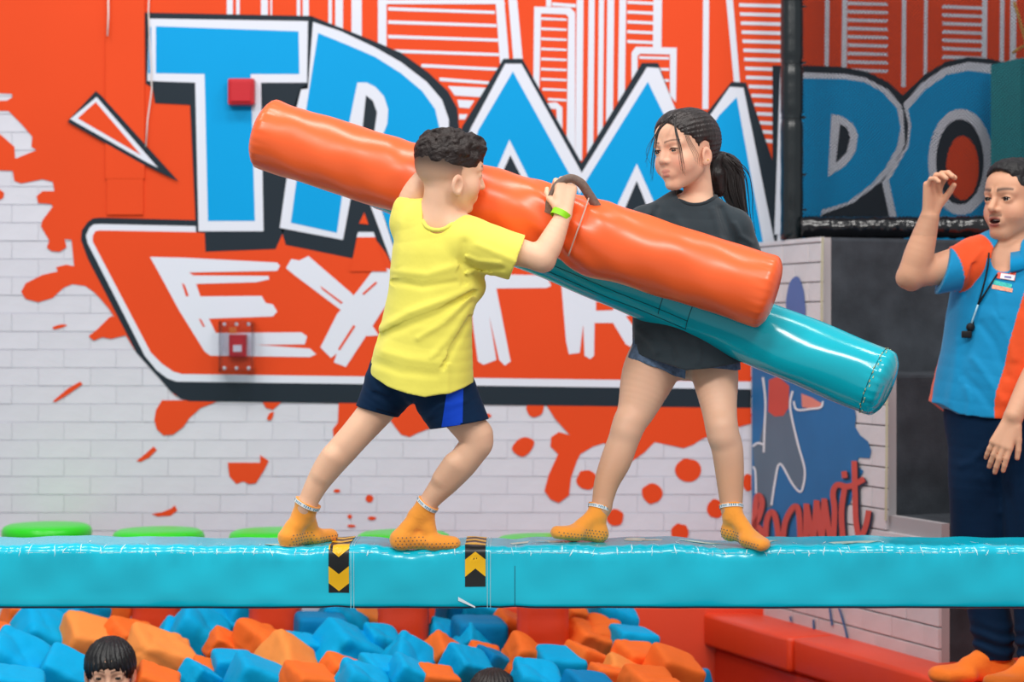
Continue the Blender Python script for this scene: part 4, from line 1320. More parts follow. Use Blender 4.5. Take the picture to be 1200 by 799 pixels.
FL = [  # px, py, colour, mesh variant, size px, rx, ry, rz
 (8,748,'O',1,44,.2,.3,.4),(12,782,'B',2,74,.3,.5,.2),(48,748,'B',3,76,.5,.5,.6),(92,722,'B',1,60,.2,.3,.9),(104,752,'L',1,66,.5,.2,.5),(152,752,'O',2,60,.4,.3,.7),
 (132,716,'O',1,46,.1,.2,.3),(74,792,'B',0,66,.4,.5,.2),(188,776,'L',3,76,.3,.35,.5),(226,748,'B',2,70,.3,.6,.3),(203,744,'B',0,40,.6,.5,.3),(238,784,'O',1,34,.4,.3,.3),
 (232,796,'B',1,44,.3,.5,.8),(246,730,'B',3,60,.4,.2,.2),(286,728,'B',1,62,.1,.4,.5),(264,758,'O',2,46,.4,.5,.4),(304,762,'O',3,66,.4,.2,.9),(272,783,'B',0,52,.2,.1,.35),
 (338,782,'L',1,70,.7,.5,.7),(352,762,'B',1,46,.3,.2,.6),(374,742,'D',0,62,.05,.05,.25),(404,762,'B',3,72,.4,.5,.7),(398,728,'B',2,60,.3,.4,.2),(430,724,'L',1,46,.4,.3,.2),
 (402,792,'O',2,56,.3,.4,.5),(444,754,'B',2,44,.3,.2,.5),(447,794,'B',1,56,.3,.2,.5),(474,778,'B',2,58,.5,.6,.3),(518,770,'O',1,54,.6,.6,.6),
 (538,718,'D',0,52,.1,.1,.4),(562,722,'B',1,52,.2,.3,.2),(560,748,'D',0,64,.1,.05,.25),(516,742,'B',2,34,.4,.3,.3),(553,756,'B',1,42,.6,.7,.4),(546,784,'B',1,54,.5,.3,.6),
 (566,768,'O',2,38,.3,.3,.3),(578,776,'D',1,44,.2,.4,.6),(612,776,'O',3,60,.4,.5,.4),(655,782,'B',0,58,.25,.1,.25),(598,738,'O',1,50,.3,.4,.4),(682,722,'O',2,50,.4,.2,.3),
 (690,752,'O',2,56,.4,.3,.5),(684,778,'O',1,56,.2,.4,.6),(712,726,'B',2,58,.3,.2,.4),(740,754,'B',0,54,.1,.15,.35),(704,748,'O',3,50,.5,.2,.2),(746,778,'O',1,60,.3,.15,.5),
 (786,790,'O',0,62,.3,.35,.35),(712,798,'O',1,50,.1,.2,.3),(510,800,'O',1,50,.3,.2,.4),(480,800,'B',1,60,.2,.5,.3),(300,800,'B',0,70,.2,.4,.4),(360,806,'O',1,66,.3,.2,.6),
 (25,720,'O',1,46,.3,.2,.5),(728,790,'L',1,46,.3,.4,.2),
 (625,806,'B',2,60,.3,.2,.3),(180,806,'O',1,60,.3,.4,.3),(20,812,'B',1,66,.2,.2,.3),(760,808,'O',2,64,.3,.2,.5),(690,812,'D',1,60,.3,.2,.5),(420,812,'B',2,66,.2,.4,.4)]
LM = [(55, 'at the far left of the pit'), (128, 'beside the black-haired child'), (186, 'by the second stepping post'), (323, 'by the third stepping post'), (473, 'by the fourth stepping post'),
      (578, 'beside the half-hidden dark head'), (636, 'by the rightmost stepping post'), (760, 'near the red pit wall')]
FOAMS = []
def foam_label(px, py, c, sz):
    near = min(LM, key=lambda q: abs(q[0]-px))[1]
    row = 'back-row' if py < 738 else ('middle' if py < 772 else 'front')
    size = 'large ' if sz >= 66 else ('small ' if sz < 46 else '')
    return '%s%s %s foam cube %s' % (size, CW[c], row, near), '%s foam cubes %s' % (CW[c], near)
def foam_d(py): return 7.62-(py-712)*(7.62-6.6)/(799-712)
for (px, py, c, v, sp, rx, ry, rz) in FL:
    d = foam_d(py); s = sp*d/FPX/0.165*0.93
    lb, gp = foam_label(px, py, c, sp)
    FOAMS.append((px, foam(px, py+4, d, c, v, s, (rx, ry, rz), lb, gp)))
# cubes lying deeper, seen in the gaps
rq = random.Random(21)
for i in range(6):
    for j in range(14):
        d = 6.72+0.185*i; x = -1.75+0.195*j+(0.095 if i % 2 else 0)+rq.uniform(-0.015, 0.015)
        if x > pitline(d)[0]-0.14: continue
        if any(math.hypot(x-(q[0]-600)*q[1]/FPX, d-q[1]) < 0.18 for q in SP): continue
        zc = -0.10 if d > 7.5 else -0.17
        if x > pitline(d)[0]-0.45: zc = -0.30
        c = rq.choice('BBODO')
        o = bpy.data.objects.new('foam_cube', FM[c][rq.randrange(5)])
        o.location = (x, d, zc+rq.uniform(-0.02, 0.03)); o.rotation_euler = (rq.uniform(-.3, .3), rq.uniform(-.3, .3), rq.uniform(0, 1.5))
        scene.collection.objects.link(o)
        px = 600+x*FPX/d
        near = min(LM, key=lambda q: abs(q[0]-px))[1]
        tag(o, '%s sunken foam cube %s' % (CW[c], near), 'foam cube', '%s sunken foam cubes %s' % (CW[c], near))
        FOAMS.append((px, o))
_by = {}
for px, o in FOAMS: _by.setdefault(o['label'], []).append((px, o))
ORD = ['leftmost', 'second from left', 'third from left', 'fourth from left', 'fifth from left', 'sixth from left', 'seventh from left', 'eighth from left']
for lb, L in _by.items():
    if len(L) > 1:
        L.sort(key=lambda q: q[0])
        for k, (px, o) in enumerate(L):
            o['label'] = lb+', '+('rightmost' if k == len(L)-1 else ORD[min(k, 7)])
# ------------------------------------------------------------------ people
import time as _time
_t0 = _time.time()
def mixc(a, b, t):
    t = np.clip(t, 0, 1)[:, None]
    return a*(1-t)+b*t
def L3(c): return np.array(lin(c)[:3])
def sstep(e0, e1, x):
    t = np.clip((x-e0)/(e1-e0), 0, 1)
    return t*t*(3-2*t)
SKIN = mat('skin', (220, 170, 140), 0.48, 0.35, 0.03, 14, 0.12, 180, attr='Col', sss=0.12, bdist=0.001)
HAIR_M = mat('hair_strands', (24, 18, 16), 0.36, 0.5, 0.25, 3, attr='Col', bump=0.6, bscale=14, stretch=(9, 9, 1.2), bdist=0.006, detail=5)
def cloth(name, rgb, rough=0.85, var=0.05, bump=0.25, bscale=26, sheen=0.15):
    return mat(name, rgb, rough, 0.12, var, 5, bump, bscale, bdist=0.006, sheen=sheen, detail=4)
SOCK = cloth('sock_orange', (255, 164, 62), 0.85, 0.03, 0.2, 120, 0.4)
SOCK_BAND = mat('sock_band', (232, 236, 236), 0.8, 0.2, 0.0)
SOCK_MARK = mat('sock_mark', (60, 140, 170), 0.8, 0.2, 0.0)
GRIP = mat('grip_dots', (70, 96, 110), 0.7, 0.3, 0.0)

def face_colors(Hd, P, skin, lip, blush=0.25, brow=None, brow_z=0.60, brow_w=0.014, brow_arc=0.03, legs=None, mouth_open=0.0, lips=1.0):
    n = len(P)
    C = np.repeat(L3(skin)[None], n, 0)
    if legs is not None:
        C = mixc(C, np.repeat(L3(legs[0])[None], n, 0), sstep(legs[1], legs[2], -P[:, 2]))
    lx, ly, lz = Hd.loc(P[:, 0], P[:, 1], P[:, 2])
    near = (np.abs(lx) < 0.5) & (ly > -0.6) & (ly < 0.6) & (lz > -0.05) & (lz < 1.1)
    ax = np.abs(lx)
    bl = blush*np.exp(-((ax-0.19)/0.09)**2-((lz-0.33)/0.09)**2)*(ly > 0.05)*near
    C = mixc(C, np.repeat(L3((225, 128, 112))[None], n, 0), bl)
    ear = 0.35*np.exp(-((ax-0.37)/0.06)**2-((lz-0.46)/0.14)**2-((ly+0.04)/0.1)**2)*near
    C = mixc(C, np.repeat(L3((222, 132, 112))[None], n, 0), ear)
    # lips
    up = ((lx/(0.092*lips))**2+((lz-0.238-mouth_open*0.3)/0.026)**2 < 1) & (ly > 0.3)
    lo = ((lx/(0.080*lips))**2+((lz-0.190+mouth_open*0.5)/0.030)**2 < 1) & (ly > 0.28)
    C = mixc(C, np.repeat(L3(lip)[None], n, 0), (up | lo)*0.8)
    if mouth_open > 0:
        ins = ((lx/0.085)**2+((lz-0.217+mouth_open*0.1)/(0.008+mouth_open))**2 < 1) & (ly > 0.24) & (ly < 0.358)
        C = mixc(C, np.repeat(L3((70, 22, 22))[None], n, 0), ins*1.0)
    if brow is not None:
        zc = brow_z+brow_arc*np.sin(np.clip((ax-0.05)/0.19, 0, 1)*math.pi*0.8)
        b = (ax > 0.045) & (ax < 0.235) & (ly > 0.1) & near
        w = brow_w*(1.25-0.75*np.clip((ax-0.05)/0.19, 0, 1))
        C = mixc(C, np.repeat(L3(brow)[None], n, 0), b*np.exp(-((lz-zc)/w)**2)*0.9)
    return C

def build_field(F, name, m, parent, col=None, kind=None):
    P, Fc = F.solve()
    c = col(P) if col is not None else None
    o = mobj(name, P, Fc, m, parent, True, col=c)
    return o, P, Fc

def sock(parent, ankle, heel, toe, L, leg, leg_r, up=(0, 0, 1), dots=True, label=None, h=0.0028, g=0.0032, cuff=0.06, dot_side=None, sockmat=None):
    F = Field(h)
    foot_prims(F, ankle, heel, toe, L, g, up)
    ankle = np.asarray(ankle, float); leg = np.asarray(leg, float)
    ax = nz(leg-ankle); top = ankle+ax*cuff
    F.union(p_cone(ankle, ankle+ax*(cuff+0.03), 0.125*L+g, leg_r+g+0.001), 0.014)
    F.inter(plane_cut(top, ax))
    F.displace(lambda X, Y, Z: 0.0008*wobble(X, Y, Z, 160, 5))
    o, P, Fc = build_field(F, 'sock', sockmat or SOCK, parent)
    if label: o['label'] = label
    # woven band at the cuff with small coloured marks
    u = nz(np.cross(ax, [0.3, 1, 0.2])); v = np.cross(ax, u)
    bv = BVHTree.FromPolygons([tuple(p) for p in P], [tuple(int(i) for i in f) for f in Fc])
    ring = []
    for k in range(40):
        a = 2*math.pi*k/40; dr = math.cos(a)*u+math.sin(a)*v
        h_ = bv.ray_cast(Vector(top-ax*0.006+dr*0.08), Vector(-dr), 0.08)
        rad = 0.08-h_[3] if h_[0] is not None else leg_r
        ring.append(dr*(rad+0.0008))
    mb = MB()
    for k in range(40):
        for off in (-0.012, -0.002): mb.v.append(tuple(top+ring[k]*(1.0)+ax*off))
    for k in range(40):
        k2 = (k+1) % 40
        mb.f.append([2*k, 2*k2, 2*k2+1, 2*k+1]); mb.m.append(0)
    mb.build('cuff_band', [SOCK_BAND], o, True)
    mb = MB()
    for k in range(40):
        if k % 5 == 4: continue
        k2 = (k+1) % 40; a, b = top+ring[k]*1.02, top+ring[k2]*1.02
        m_ = (a*0.75+b*0.25); e = (a*0.3+b*0.7)
        lo, hi = (-0.010, -0.004) if k % 2 else (-0.009, -0.0045)
        mb.add([m_+ax*lo, e+ax*lo, e+ax*hi, m_+ax*hi], [(0, 1, 2, 3)])
    mb.build('cuff_lettering', [SOCK_MARK], o)
    if dots:
        heel = np.asarray(heel, float); toe = np.asarray(toe, float); d = nz(toe-heel)
        upv = nz(np.array(up, float)-d*(np.array(up, float)@d)); sd = np.cross(d, upv)
        mb = MB()
        for s in (-1, 1):
            for rw in range(4):
                for i in range(15):
                    t = 0.02+0.066*i+(0.033 if rw % 2 else 0)
                    hgt = 0.03+0.048*rw
                    if rw >= 2 and t > 0.5: continue
                    if t > 0.98: continue
                    org = heel+d*t*L+sd*s*0.2+upv*hgt*1.9*L*0.55
                    hit = bv.ray_cast(Vector(org), Vector(-sd*s), 0.3)
                    if hit[0] is not None:
                        mb.sphere(np.array(hit[0][:])+np.array(hit[1][:])*0.0004, 0.0017, 6)
        if mb.v:
            g_ = mb.build('grip_dots', [GRIP], o, True); g_['kind'] = 'stuff'
    return o

def strands(name, parent, m, curves, r0, n=5):
    mb = MB()
    for c in curves:
        pts = smooth_line(c, 6); k = len(pts)
        mb.tube(pts, [r0*(1-0.75*i/(k-1)) for i in range(k)], n)
    return mb.build(name, [m], parent, True)

# ================================================================== boy in yellow
SB = 5.48/FPX
boy = empty('person', at(430, 640, 5.53), 'boy in yellow T-shirt and navy shorts swinging the orange padded pole', 'person')
HB = Head(at(524, 247, 5.40), (0.92, 0.36, -0.12), (0.12, 0.0, 1.0), 0.207, child=1, eye_open=0.012, nose=0.75, ear_dz=-0.14, ear_dy=0.01)
B = Field(0.003)
f_b = nz([0.6, 0.8, 0]); l_b = nz([-0.8, 0.6, 0])        # facing, his left
# torso
chain(B, [at(506,268,5.42), at(507,300,5.43), at(503,350,5.44), at(498,395,5.46), at(492,428,5.48)], [0.075, 0.098, 0.092, 0.085, 0.085], 0.02, (f_b, 0.72))
chain(B, [at(482,258,5.47), at(508,262,5.42), at(548,272,5.38)], [0.042, 0.05, 0.045], 0.025)
chain(B, [HB.w(0, -0.10, 0.30), at(513,252,5.40), at(506,270,5.42)], [0.048, 0.046, 0.058], 0.02)
B.union(HB.prim(), 0.012)
# right arm with the fist on the pole
sh, el, wr_, = at(553,279,5.37), at(634,303,5.345), at(659,255,5.375)
chain(B, [sh, (sh+el)/2, el], [0.043, 0.039, 0.033], 0.014)
chain(B, [el, el*0.68+wr_*0.32+np.array([0.004, 0, 0]), wr_], [0.033, 0.034, 0.0215], 0.012)
B.union(p_cone(el+np.array([0.006, 0, -0.004]), el+np.array([0.01, 0.004, -0.008]), 0.028, 0.026), 0.01)
hand_prims(B, at(660,251,5.378), (0.10, 0.28, 1.0), (-0.25, 0.95, -0.2), 1, 0.158, [(0.7,1.3,0.9)]*4, thumb=(0.75, 0.55, 0.5, 0.5), k=0.0028)
# left arm, raised over the far side of the pole
la = [at(478,256,5.475), at(486,228,5.462), at(505,203,5.475), at(522,184,5.53)]
chain(B, la, [0.042, 0.036, 0.031, 0.022], 0.012)
hand_prims(B, at(523,183,5.535), (0.12, 0.9, 0.1), (0.0, 0.3, -0.9), -1, 0.14, [(0.4,0.6,0.4)]*4)
# legs
ll = [at(464,448,5.51), at(441,481,5.52), at(418,508,5.515), at(404,524,5.515), at(386,545,5.52), at(371,568,5.52), at(359,592,5.52)]
lr = [0.060, 0.0475, 0.042, 0.041, 0.0385, 0.031, 0.0255]
chain(B, ll, lr, 0.012)
B.union(p_cone(at(390,536,5.50), at(378,556,5.505), 0.030, 0.024), 0.015)
rl = [at(514,450,5.45), at(540,487,5.455), at(557,515,5.46), at(546,537,5.465), at(527,559,5.475), at(509,580,5.485), at(499,593,5.49)]
rr_ = [0.066, 0.049, 0.0425, 0.041, 0.038, 0.029, 0.0245]
chain(B, rl, rr_, 0.012)
B.union(p_cone(at(562,508,5.455), at(562,518,5.46), 0.033, 0.033), 0.02)
B.union(p_cone(at(531,543,5.45), at(517,560,5.46), 0.028, 0.022), 0.015)
lf = dict(ankle=at(354,604,5.53), heel=at(333,640.5,5.505), toe=at(385,632,5.625), L=0.172)
rf = dict(ankle=at(492,603,5.495), heel=at(462,642.5,5.487), toe=at(535,641,5.505), L=0.170)
foot_prims(B, **lf); foot_prims(B, **rf)
B.union(p_cone(ll[-1], lf['ankle'], 0.0255, 0.024), 0.01); B.union(p_cone(rl[-1], rf['ankle'], 0.0245, 0.023), 0.01)
def boy_col(P):
    C = face_colors(HB, P, (240, 192, 160), (206, 112, 104), 0.45, (44, 30, 26), 0.595, 0.016, 0.02, legs=((236, 186, 152), -0.9, -0.6))
    lx, ly, lz = HB.loc(P[:, 0], P[:, 1], P[:, 2]); ax = np.abs(lx)
    # clipped sides: stubble thins towards the neck and the temple
    hl = np.where(ly > 0.02, 0.50+1.3*np.clip(ly-0.02, 0, 1), 0.24)
    m = sstep(-0.05, 0.16, lz-hl)*(ly < 0.24)*(lz < 1.1)*(lz > 0.15)
    earm = (np.abs(ly+0.035) < 0.10) & (np.abs(lz-0.32) < 0.15) & (ax > 0.335)
    m = np.where(earm, 0, m)
    dens = 0.14+0.80*sstep(0.34, 0.62, lz)
    return mixc(C, np.repeat(L3((52, 42, 36))[None], len(P), 0), m*dens)
bo, BPv, BFv = build_field(B, 'body', SKIN, boy, boy_col)
HB.eyes(boy, (50, 32, 24), (0, 1, -0.15))
# hair
Hf = Field(0.003)
def boy_hair(x, y, z):
    d = _el(x, y, z, (0, -0.070, 0.685), (0.364, 0.452, 0.365))
    d = _sm(d, _el(x, y, z, (0, 0.24, 0.86), (0.22, 0.16, 0.12)), 0.08)
    d = np.maximum(d, 0.53+0.16*np.clip(y, -1, 1)-z)
    d = _ss(d, _el(x, y, z, (0, 0.60, 0.55), (0.5, 0.27, 0.22)), 0.03)
    return d
Hf.union(HB.prim(boy_hair, 0.75), 0.004)
Hf.displace(lambda X, Y, Z: sstep(0.52, 0.76, HB.loc(X, Y, Z)[2])*(0.0048*wobble(X, Y, Z, 150, 3, 7)+0.0032*np.abs(wobble(X, Y, Z, 300, 8, 6)))-0.0005)
BH_ = mat('curly_hair', (38, 27, 24), 0.5, 0.4, 0.35, 60, 0.8, 160, bdist=0.004)
build_field(Hf, 'hair', BH_, boy)
# T-shirt
Tf = Field(0.003)
def EC(px, py, d): return at(px, py, d)
chain(Tf, [at(500,270,5.42), at(508,300,5.425), at(504,350,5.435), at(498,400,5.45), at(493,440,5.465), at(492,480,5.475)], [0.085, 0.122, 0.126, 0.138, 0.153, 0.160], 0.03, (f_b, 0.74))
chain(Tf, [at(481,260,5.468), at(508,266,5.42), at(550,281,5.378)], [0.050, 0.058, 0.055], 0.03)
chain(Tf, [at(548,283,5.375), at(578,293,5.365), at(622,306,5.352)], [0.064, 0.064, 0.061], 0.02)
chain(Tf, [at(480,262,5.468), at(481,246,5.462)], [0.052, 0.047], 0.015)
Tf.union(p_cone(at(540,310,5.41), at(550,335,5.42), 0.05, 0.045), 0.03)
zs = [(425,428),(436,440),(455,452),(480,460),(500,464),(530,459),(545,453),(560,444)]
_hc = heightcut([(at(x, y, 5.45)[0], at(x, y, 5.45)[2]) for x, y in zs])
Tf.inter(_hc)
# sleeve opening
sn = at(606,302,5.352); sa = nz(at(634,316,5.345)-at(560,281,5.37))
_arm = lambda x, y, z: np.where(x > at(572,0,5.36)[0], 1.0, 0.0)
_pc = plane_cut(sn, nz(np.array([0.93, 0, -0.36])))
Tf.inter(lambda x, y, z: np.where((x > at(575, 0, 5.36)[0]), _pc(x, y, z), -1.0)+0*y+0*z)
# neck opening
nk = HB.w(0, -0.1, 0.2)
Tf.sub(p_cone(at(522,234,5.40), at(518,262,5.386), 0.060, 0.058), 0.006)
# left sleeve end: arm comes out upwards
Tf.sub(p_cone(at(487,226,5.46), at(482,239,5.462), 0.040, 0.037), 0.004)
Tf.shell(0.008, lambda x, y, z: -_hc(x, y, z)-0.012+0*y)
folds = [([(553,338),(520,352),(480,366),(446,384)], 5, 2.6), ([(553,342),(515,368),(470,385),(440,398)], 5, -2.6), ([(552,348),(520,378),(490,396)], 4, 2.0), ([(552,360),(530,392),(505,420)], 5, 2.0), ([(550,372),(534,402),(520,430)], 4, -1.8),
         ([(462,318),(500,322),(540,310)], 5, 1.6), ([(462,330),(495,336),(535,330)], 4, -1.8), ([(545,300),(560,306),(585,308)], 3, 1.6), ([(543,308),(565,315),(590,315)], 3, -1.6), ([(541,322),(556,318),(575,322)], 3, 1.5),
         ([(450,412),(480,420),(515,424)], 6, 1.6), ([(440,425),(470,436),(510,440)], 5, -1.2), ([(520,400),(524,430),(524,458)], 4, 1.4), ([(544,285),(540,310),(543,330)], 5, -2.0), ([(470,262),(466,300),(462,330)], 5, 1.0), ([(560,287),(590,300),(603,306)], 4, 1.3)]
Tf.displace(fold_disp(folds, 5.40, 5.47))
Tf.displace(lambda X, Y, Z: 0.0012*wobble(X, Y, Z, 55, 21))
YEL = cloth('yellow_cotton', (247, 236, 104), 0.9, 0.03, 0.2, 30, 0.2)
ts, TP, TF_ = build_field(Tf, 't_shirt', YEL, boy)
def snap_ring(P, Fc, ring, off):
    bv = BVHTree.FromPolygons([tuple(p) for p in P], [tuple(int(i) for i in f) for f in Fc])
    out = []
    for p in ring:
        h = bv.find_nearest(Vector(p)); out.append(np.array(h[0][:])+np.array(h[1][:])*off)
    n = len(out)
    return [(out[i-2]+2*out[i-1]+3*out[i]+2*out[(i+1) % n]+out[(i+2) % n])/9 for i in range(n)]
def collar(P, Fc, c, r, tilt, m, parent, rad=0.005, n=44):
    """ribbed band laid on the rim of the neck opening"""
    ring = [np.asarray(c)+np.array([r*math.cos(2*math.pi*k/n), r*math.sin(2*math.pi*k/n), tilt[0]*math.cos(2*math.pi*k/n)+tilt[1]*math.sin(2*math.pi*k/n)]) for k in range(n)]
    ring = snap_ring(P, Fc, ring, rad*0.35)
    MB().tube(ring+ring[:2], rad, 8, cap=False).build('collar', [m], parent, True)
collar(TP, TF_, at(518,258,5.388), 0.059, (-0.004, 0.012), YEL, ts, 0.0058)
# shorts
Sf = Field(0.003)
chain(Sf, [at(490,418,5.47), at(489,426,5.475)], [0.104, 0.108], 0.02, (f_b, 0.8))
ldir = nz(at(441,482,5.515)-at(470,438,5.50)); rdir = nz(at(538,498,5.455)-at(512,440,5.45))
chain(Sf, [at(470,432,5.50), at(444,476,5.515), at(434,496,5.52)], [0.085, 0.059, 0.056], 0.015)
chain(Sf, [at(510,440,5.45), at(534,486,5.455), at(544,512,5.46)], [0.095, 0.079, 0.080], 0.012)
pl1 = plane_cut(at(441,482,5.515), nz(np.array([-0.27, 0, -0.96]))); pl2 = plane_cut(at(537,497,5.455), nz(np.array([0.17, 0, -0.98])))
xs_ = at(484, 0, 5.48)[0]
Sf.inter(lambda x, y, z: np.where(x < xs_, pl1(x, y, z), pl2(x, y, z))+0*x)
Sf.shell(0.008, lambda x, y, z: -(np.where(x < xs_, pl1(x, y, z), pl2(x, y, z)))-0.012+0*x)
Sf.displace(fold_disp([([(478,470),(468,455),(455,445)], 4, 2), ([(484,476),(500,460),(520,455)], 4, -2.5), ([(470,480),(455,468),(440,462)], 4, -1.5), ([(430,440),(440,455),(455,460)], 4, 1.5), ([(500,490),(515,475),(545,470)], 4, 1.2)], 5.46, 5.5))
NAVY = cloth('navy_shorts', (12, 40, 70), 0.7, 0.08, 0.2, 30, 0.03)
RBL = cloth('royal_blue_stripe', (24, 76, 210), 0.7, 0.08, 0.2, 30, 0.03)
so, SPv, SFv = build_field(Sf, 'shorts', NAVY, boy)
# blue side stripe, lying on the shorts
def patch_on(P, Fc, outline, d, off, nx, ny, m, name, parent):
    """a thin patch laid on a surface as seen square-on: outline = 4 px corners (tl,tr,br,bl)"""
    bv = BVHTree.FromPolygons([tuple(p) for p in P], [tuple(int(i) for i in f) for f in Fc])
    tl, tr, br, bl = [np.array(q, float) for q in outline]; G = {}
    mb = MB()
    for j in range(ny+1):
        for i in range(nx+1):
            u, v = i/nx, j/ny
            p = (tl*(1-u)+tr*u)*(1-v)+(bl*(1-u)+br*u)*v
            q = at(p[0], p[1], d); org = np.array([0, 0, CAMZ]); dr = nz(q-org)
            h = bv.ray_cast(Vector(org+dr*4.0), Vector(dr), 4.0)
            if h[0] is not None:
                G[(i, j)] = len(mb.v); mb.v.append(tuple(np.array(h[0][:])-dr*off))
    for j in range(ny):
        for i in range(nx):
            ks = [(i, j), (i, j+1), (i+1, j+1), (i+1, j)]
            if all(k in G for k in ks): mb.f.append([G[k] for k in ks]); mb.m.append(0)
    if not mb.f: print('patch missed', name); return None
    return mb.build(name, [m], parent, True)
patch_on(SPv, SFv, [(524,456),(543,455),(542,499.5),(517,502.5)], 5.4, 0.0014, 10, 22, RBL, 'side_stripe', so)
patch_on(SPv, SFv, [(441,478),(466,485.5),(466,487.2),(441,479.8)], 5.4, 0.001, 8, 1, mat('navy_hem', (8, 26, 50), 0.7, 0.2, 0), 'hem_stitch', so)
# socks
sock(boy, lf['ankle'], lf['heel'], lf['toe'], lf['L'], ll[-2], 0.043, cuff=0.042)
sock(boy, rf['ankle'], rf['heel'], rf['toe'], rf['L'], rl[-2], 0.034, cuff=0.042)
# wristband
wb = nz(wr_-el); wc = at(657,252,5.375); uu = nz(np.cross(wb, [0, 1, 0])); vv = np.cross(wb, uu)
mb = MB()
for k in range(36):
    a = 2*math.pi*k/36
    for off in (-0.0085, 0.0085): mb.v.append(tuple(wc+wb*off+0.0262*math.cos(a)*uu+0.0258*math.sin(a)*vv))
for k in range(36):
    k2 = (k+1) % 36; mb.f.append([2*k, 2*k2, 2*k2+1, 2*k+1]); mb.m.append(1 if k in (27, 28, 29, 24, 25) else (2 if k in (21, 22) else 0))
mb.build('wristband', [mat('lime_band', (150, 226, 24), 0.5, 0.4, 0), mat('band_white', (235, 240, 240), 0.5, 0.3, 0), mat('band_cyan', (60, 190, 210), 0.5, 0.3, 0)], boy, True)
print('boy', _time.time()-_t0)

# ================================================================== girl in charcoal
girl = empty('person', at(775, 638, 5.56), 'girl in charcoal T-shirt and denim shorts holding the turquoise padded pole', 'person')
HG = Head(at(806, 222, 5.76), (-0.77, -0.64, -0.08), (-0.05, 0.0, 1.0), 0.224, child=1, eye_open=0.010, nose=0.35, eye_z=0.487, ear_dz=-0.07, ear_dy=0.02, ear_s=0.86)
f_g = nz([-0.35, -0.94, 0]); l_g = nz([0.94, -0.35, 0])
G = Field(0.003)
chain(G, [at(808,262,5.78), at(805,300,5.78), at(802,350,5.76), at(803,390,5.72), at(805,405,5.70)], [0.085, 0.108, 0.098, 0.10, 0.098], 0.02, (f_g, 0.68))
chain(G, [at(754,262,5.80), at(810,250,5.78), at(860,266,5.77)], [0.042, 0.05, 0.042], 0.025)
chain(G, [HG.w(0, -0.14, 0.28), at(819,232,5.785), at(814,255,5.785)], [0.044, 0.041, 0.056], 0.014)
G.union(HG.prim(), 0.012)
chain(G, [at(862,268,5.77), at(872,318,5.80), at(868,352,5.80)], [0.042, 0.036, 0.032], 0.012)
chain(G, [at(868,352,5.80), at(838,370,5.735)], [0.032, 0.022], 0.012)
hand_prims(G, at(834,372,5.73), (-0.9, -0.25, 0.1), (0.1, -1, -0.1), 1, 0.14, [(0.3,0.5,0.4)]*4)
chain(G, [at(752,264,5.80), at(735,300,5.83), at(738,330,5.83)], [0.042, 0.036, 0.032], 0.012)
chain(G, [at(738,330,5.83), at(760,338,5.77)], [0.032, 0.022], 0.012)
hand_prims(G, at(763,339,5.765), (0.9, -0.25, -0.3), (0.1, -1, -0.1), -1, 0.14, [(0.3,0.5,0.4)]*4)
gl = [at(772,415,5.70), at(760,440,5.69), at(747,477,5.67), at(739,494,5.655), at(730.5,516,5.645), at(722,539,5.64), at(710.5,567,5.625), at(705,594,5.61)]
chain(G, gl, [0.080, 0.075, 0.054, 0.0455, 0.0425, 0.0425, 0.034, 0.027], 0.014)
G.union(p_cone(at(735,495,5.638), at(733,503,5.633), 0.034, 0.033), 0.02)
G.union(p_cone(at(730,525,5.665), at(722,548,5.66), 0.03, 0.024), 0.015)
gr = [at(832,415,5.68), at(838,440,5.66), at(842.5,477,5.61), at(846.5,505,5.58), at(852,525,5.58), at(855,553,5.58), at(856.5,580,5.57), at(857.5,597,5.56)]
chain(G, gr, [0.070, 0.064, 0.0490, 0.0440, 0.0430, 0.0390, 0.0330, 0.028], 0.014)
G.union(p_cone(at(846,500,5.563), at(847,510,5.563), 0.034, 0.033), 0.02)
G.union(p_cone(at(855,530,5.60), at(856,555,5.60), 0.03, 0.024), 0.015)
glf = dict(ankle=at(700,606,5.605), heel=at(706,634.5,5.610), toe=at(661,634.5,5.555), L=0.150)
grf = dict(ankle=at(858,605,5.555), heel=at(851,630,5.585), toe=at(889,641,5.485), L=0.155)
glf['toe'] = glf['toe']+np.array([0, 0, 0.012])
foot_prims(G, **glf); foot_prims(G, **grf)
G.union(p_cone(gl[-1], glf['ankle'], 0.0255, 0.023), 0.01); G.union(p_cone(gr[-1], grf['ankle'], 0.0265, 0.023), 0.01)
def girl_col(P):
    return face_colors(HG, P, (236, 188, 158), (208, 136, 122), 0.34, (70, 50, 42), 0.592, 0.010, 0.022, lips=0.8, legs=((216, 164, 130), -0.85, -0.70))
go, GPv, GFv = build_field(G, 'body', SKIN, girl, girl_col)
HG.eyes(girl, (28, 18, 16), (0.05, 0.9, -0.35))
bvg = BVHTree.FromPolygons([tuple(p) for p in GPv], [tuple(int(i) for i in f) for f in GFv])
def on_face(Hd, bv, x, z, off=0.0006):
    o = Hd.w(x, 0.8, z); dr = -Hd.R[:, 1]
    h = bv.ray_cast(Vector(o), Vector(dr), 1.0)
    return (np.array(h[0][:]) if h[0] is not None else Hd.w(x, 0.33, z))-dr*off
LASH = mat('lash_dark', (22, 14, 14), 0.6, 0.3, 0)
for s in (1, -1):
    mb = MB().tube([on_face(HG, bvg, s*(0.145+u*0.068), 0.500+0.014*(1-u*u)) for u in np.linspace(-1, 1, 9)], [0.0008, 0.0013, 0.0016, 0.0018, 0.0018, 0.0018, 0.0018, 0.0016, 0.0009], 6)
    mb.build('eyelash_line', [LASH], girl, True)
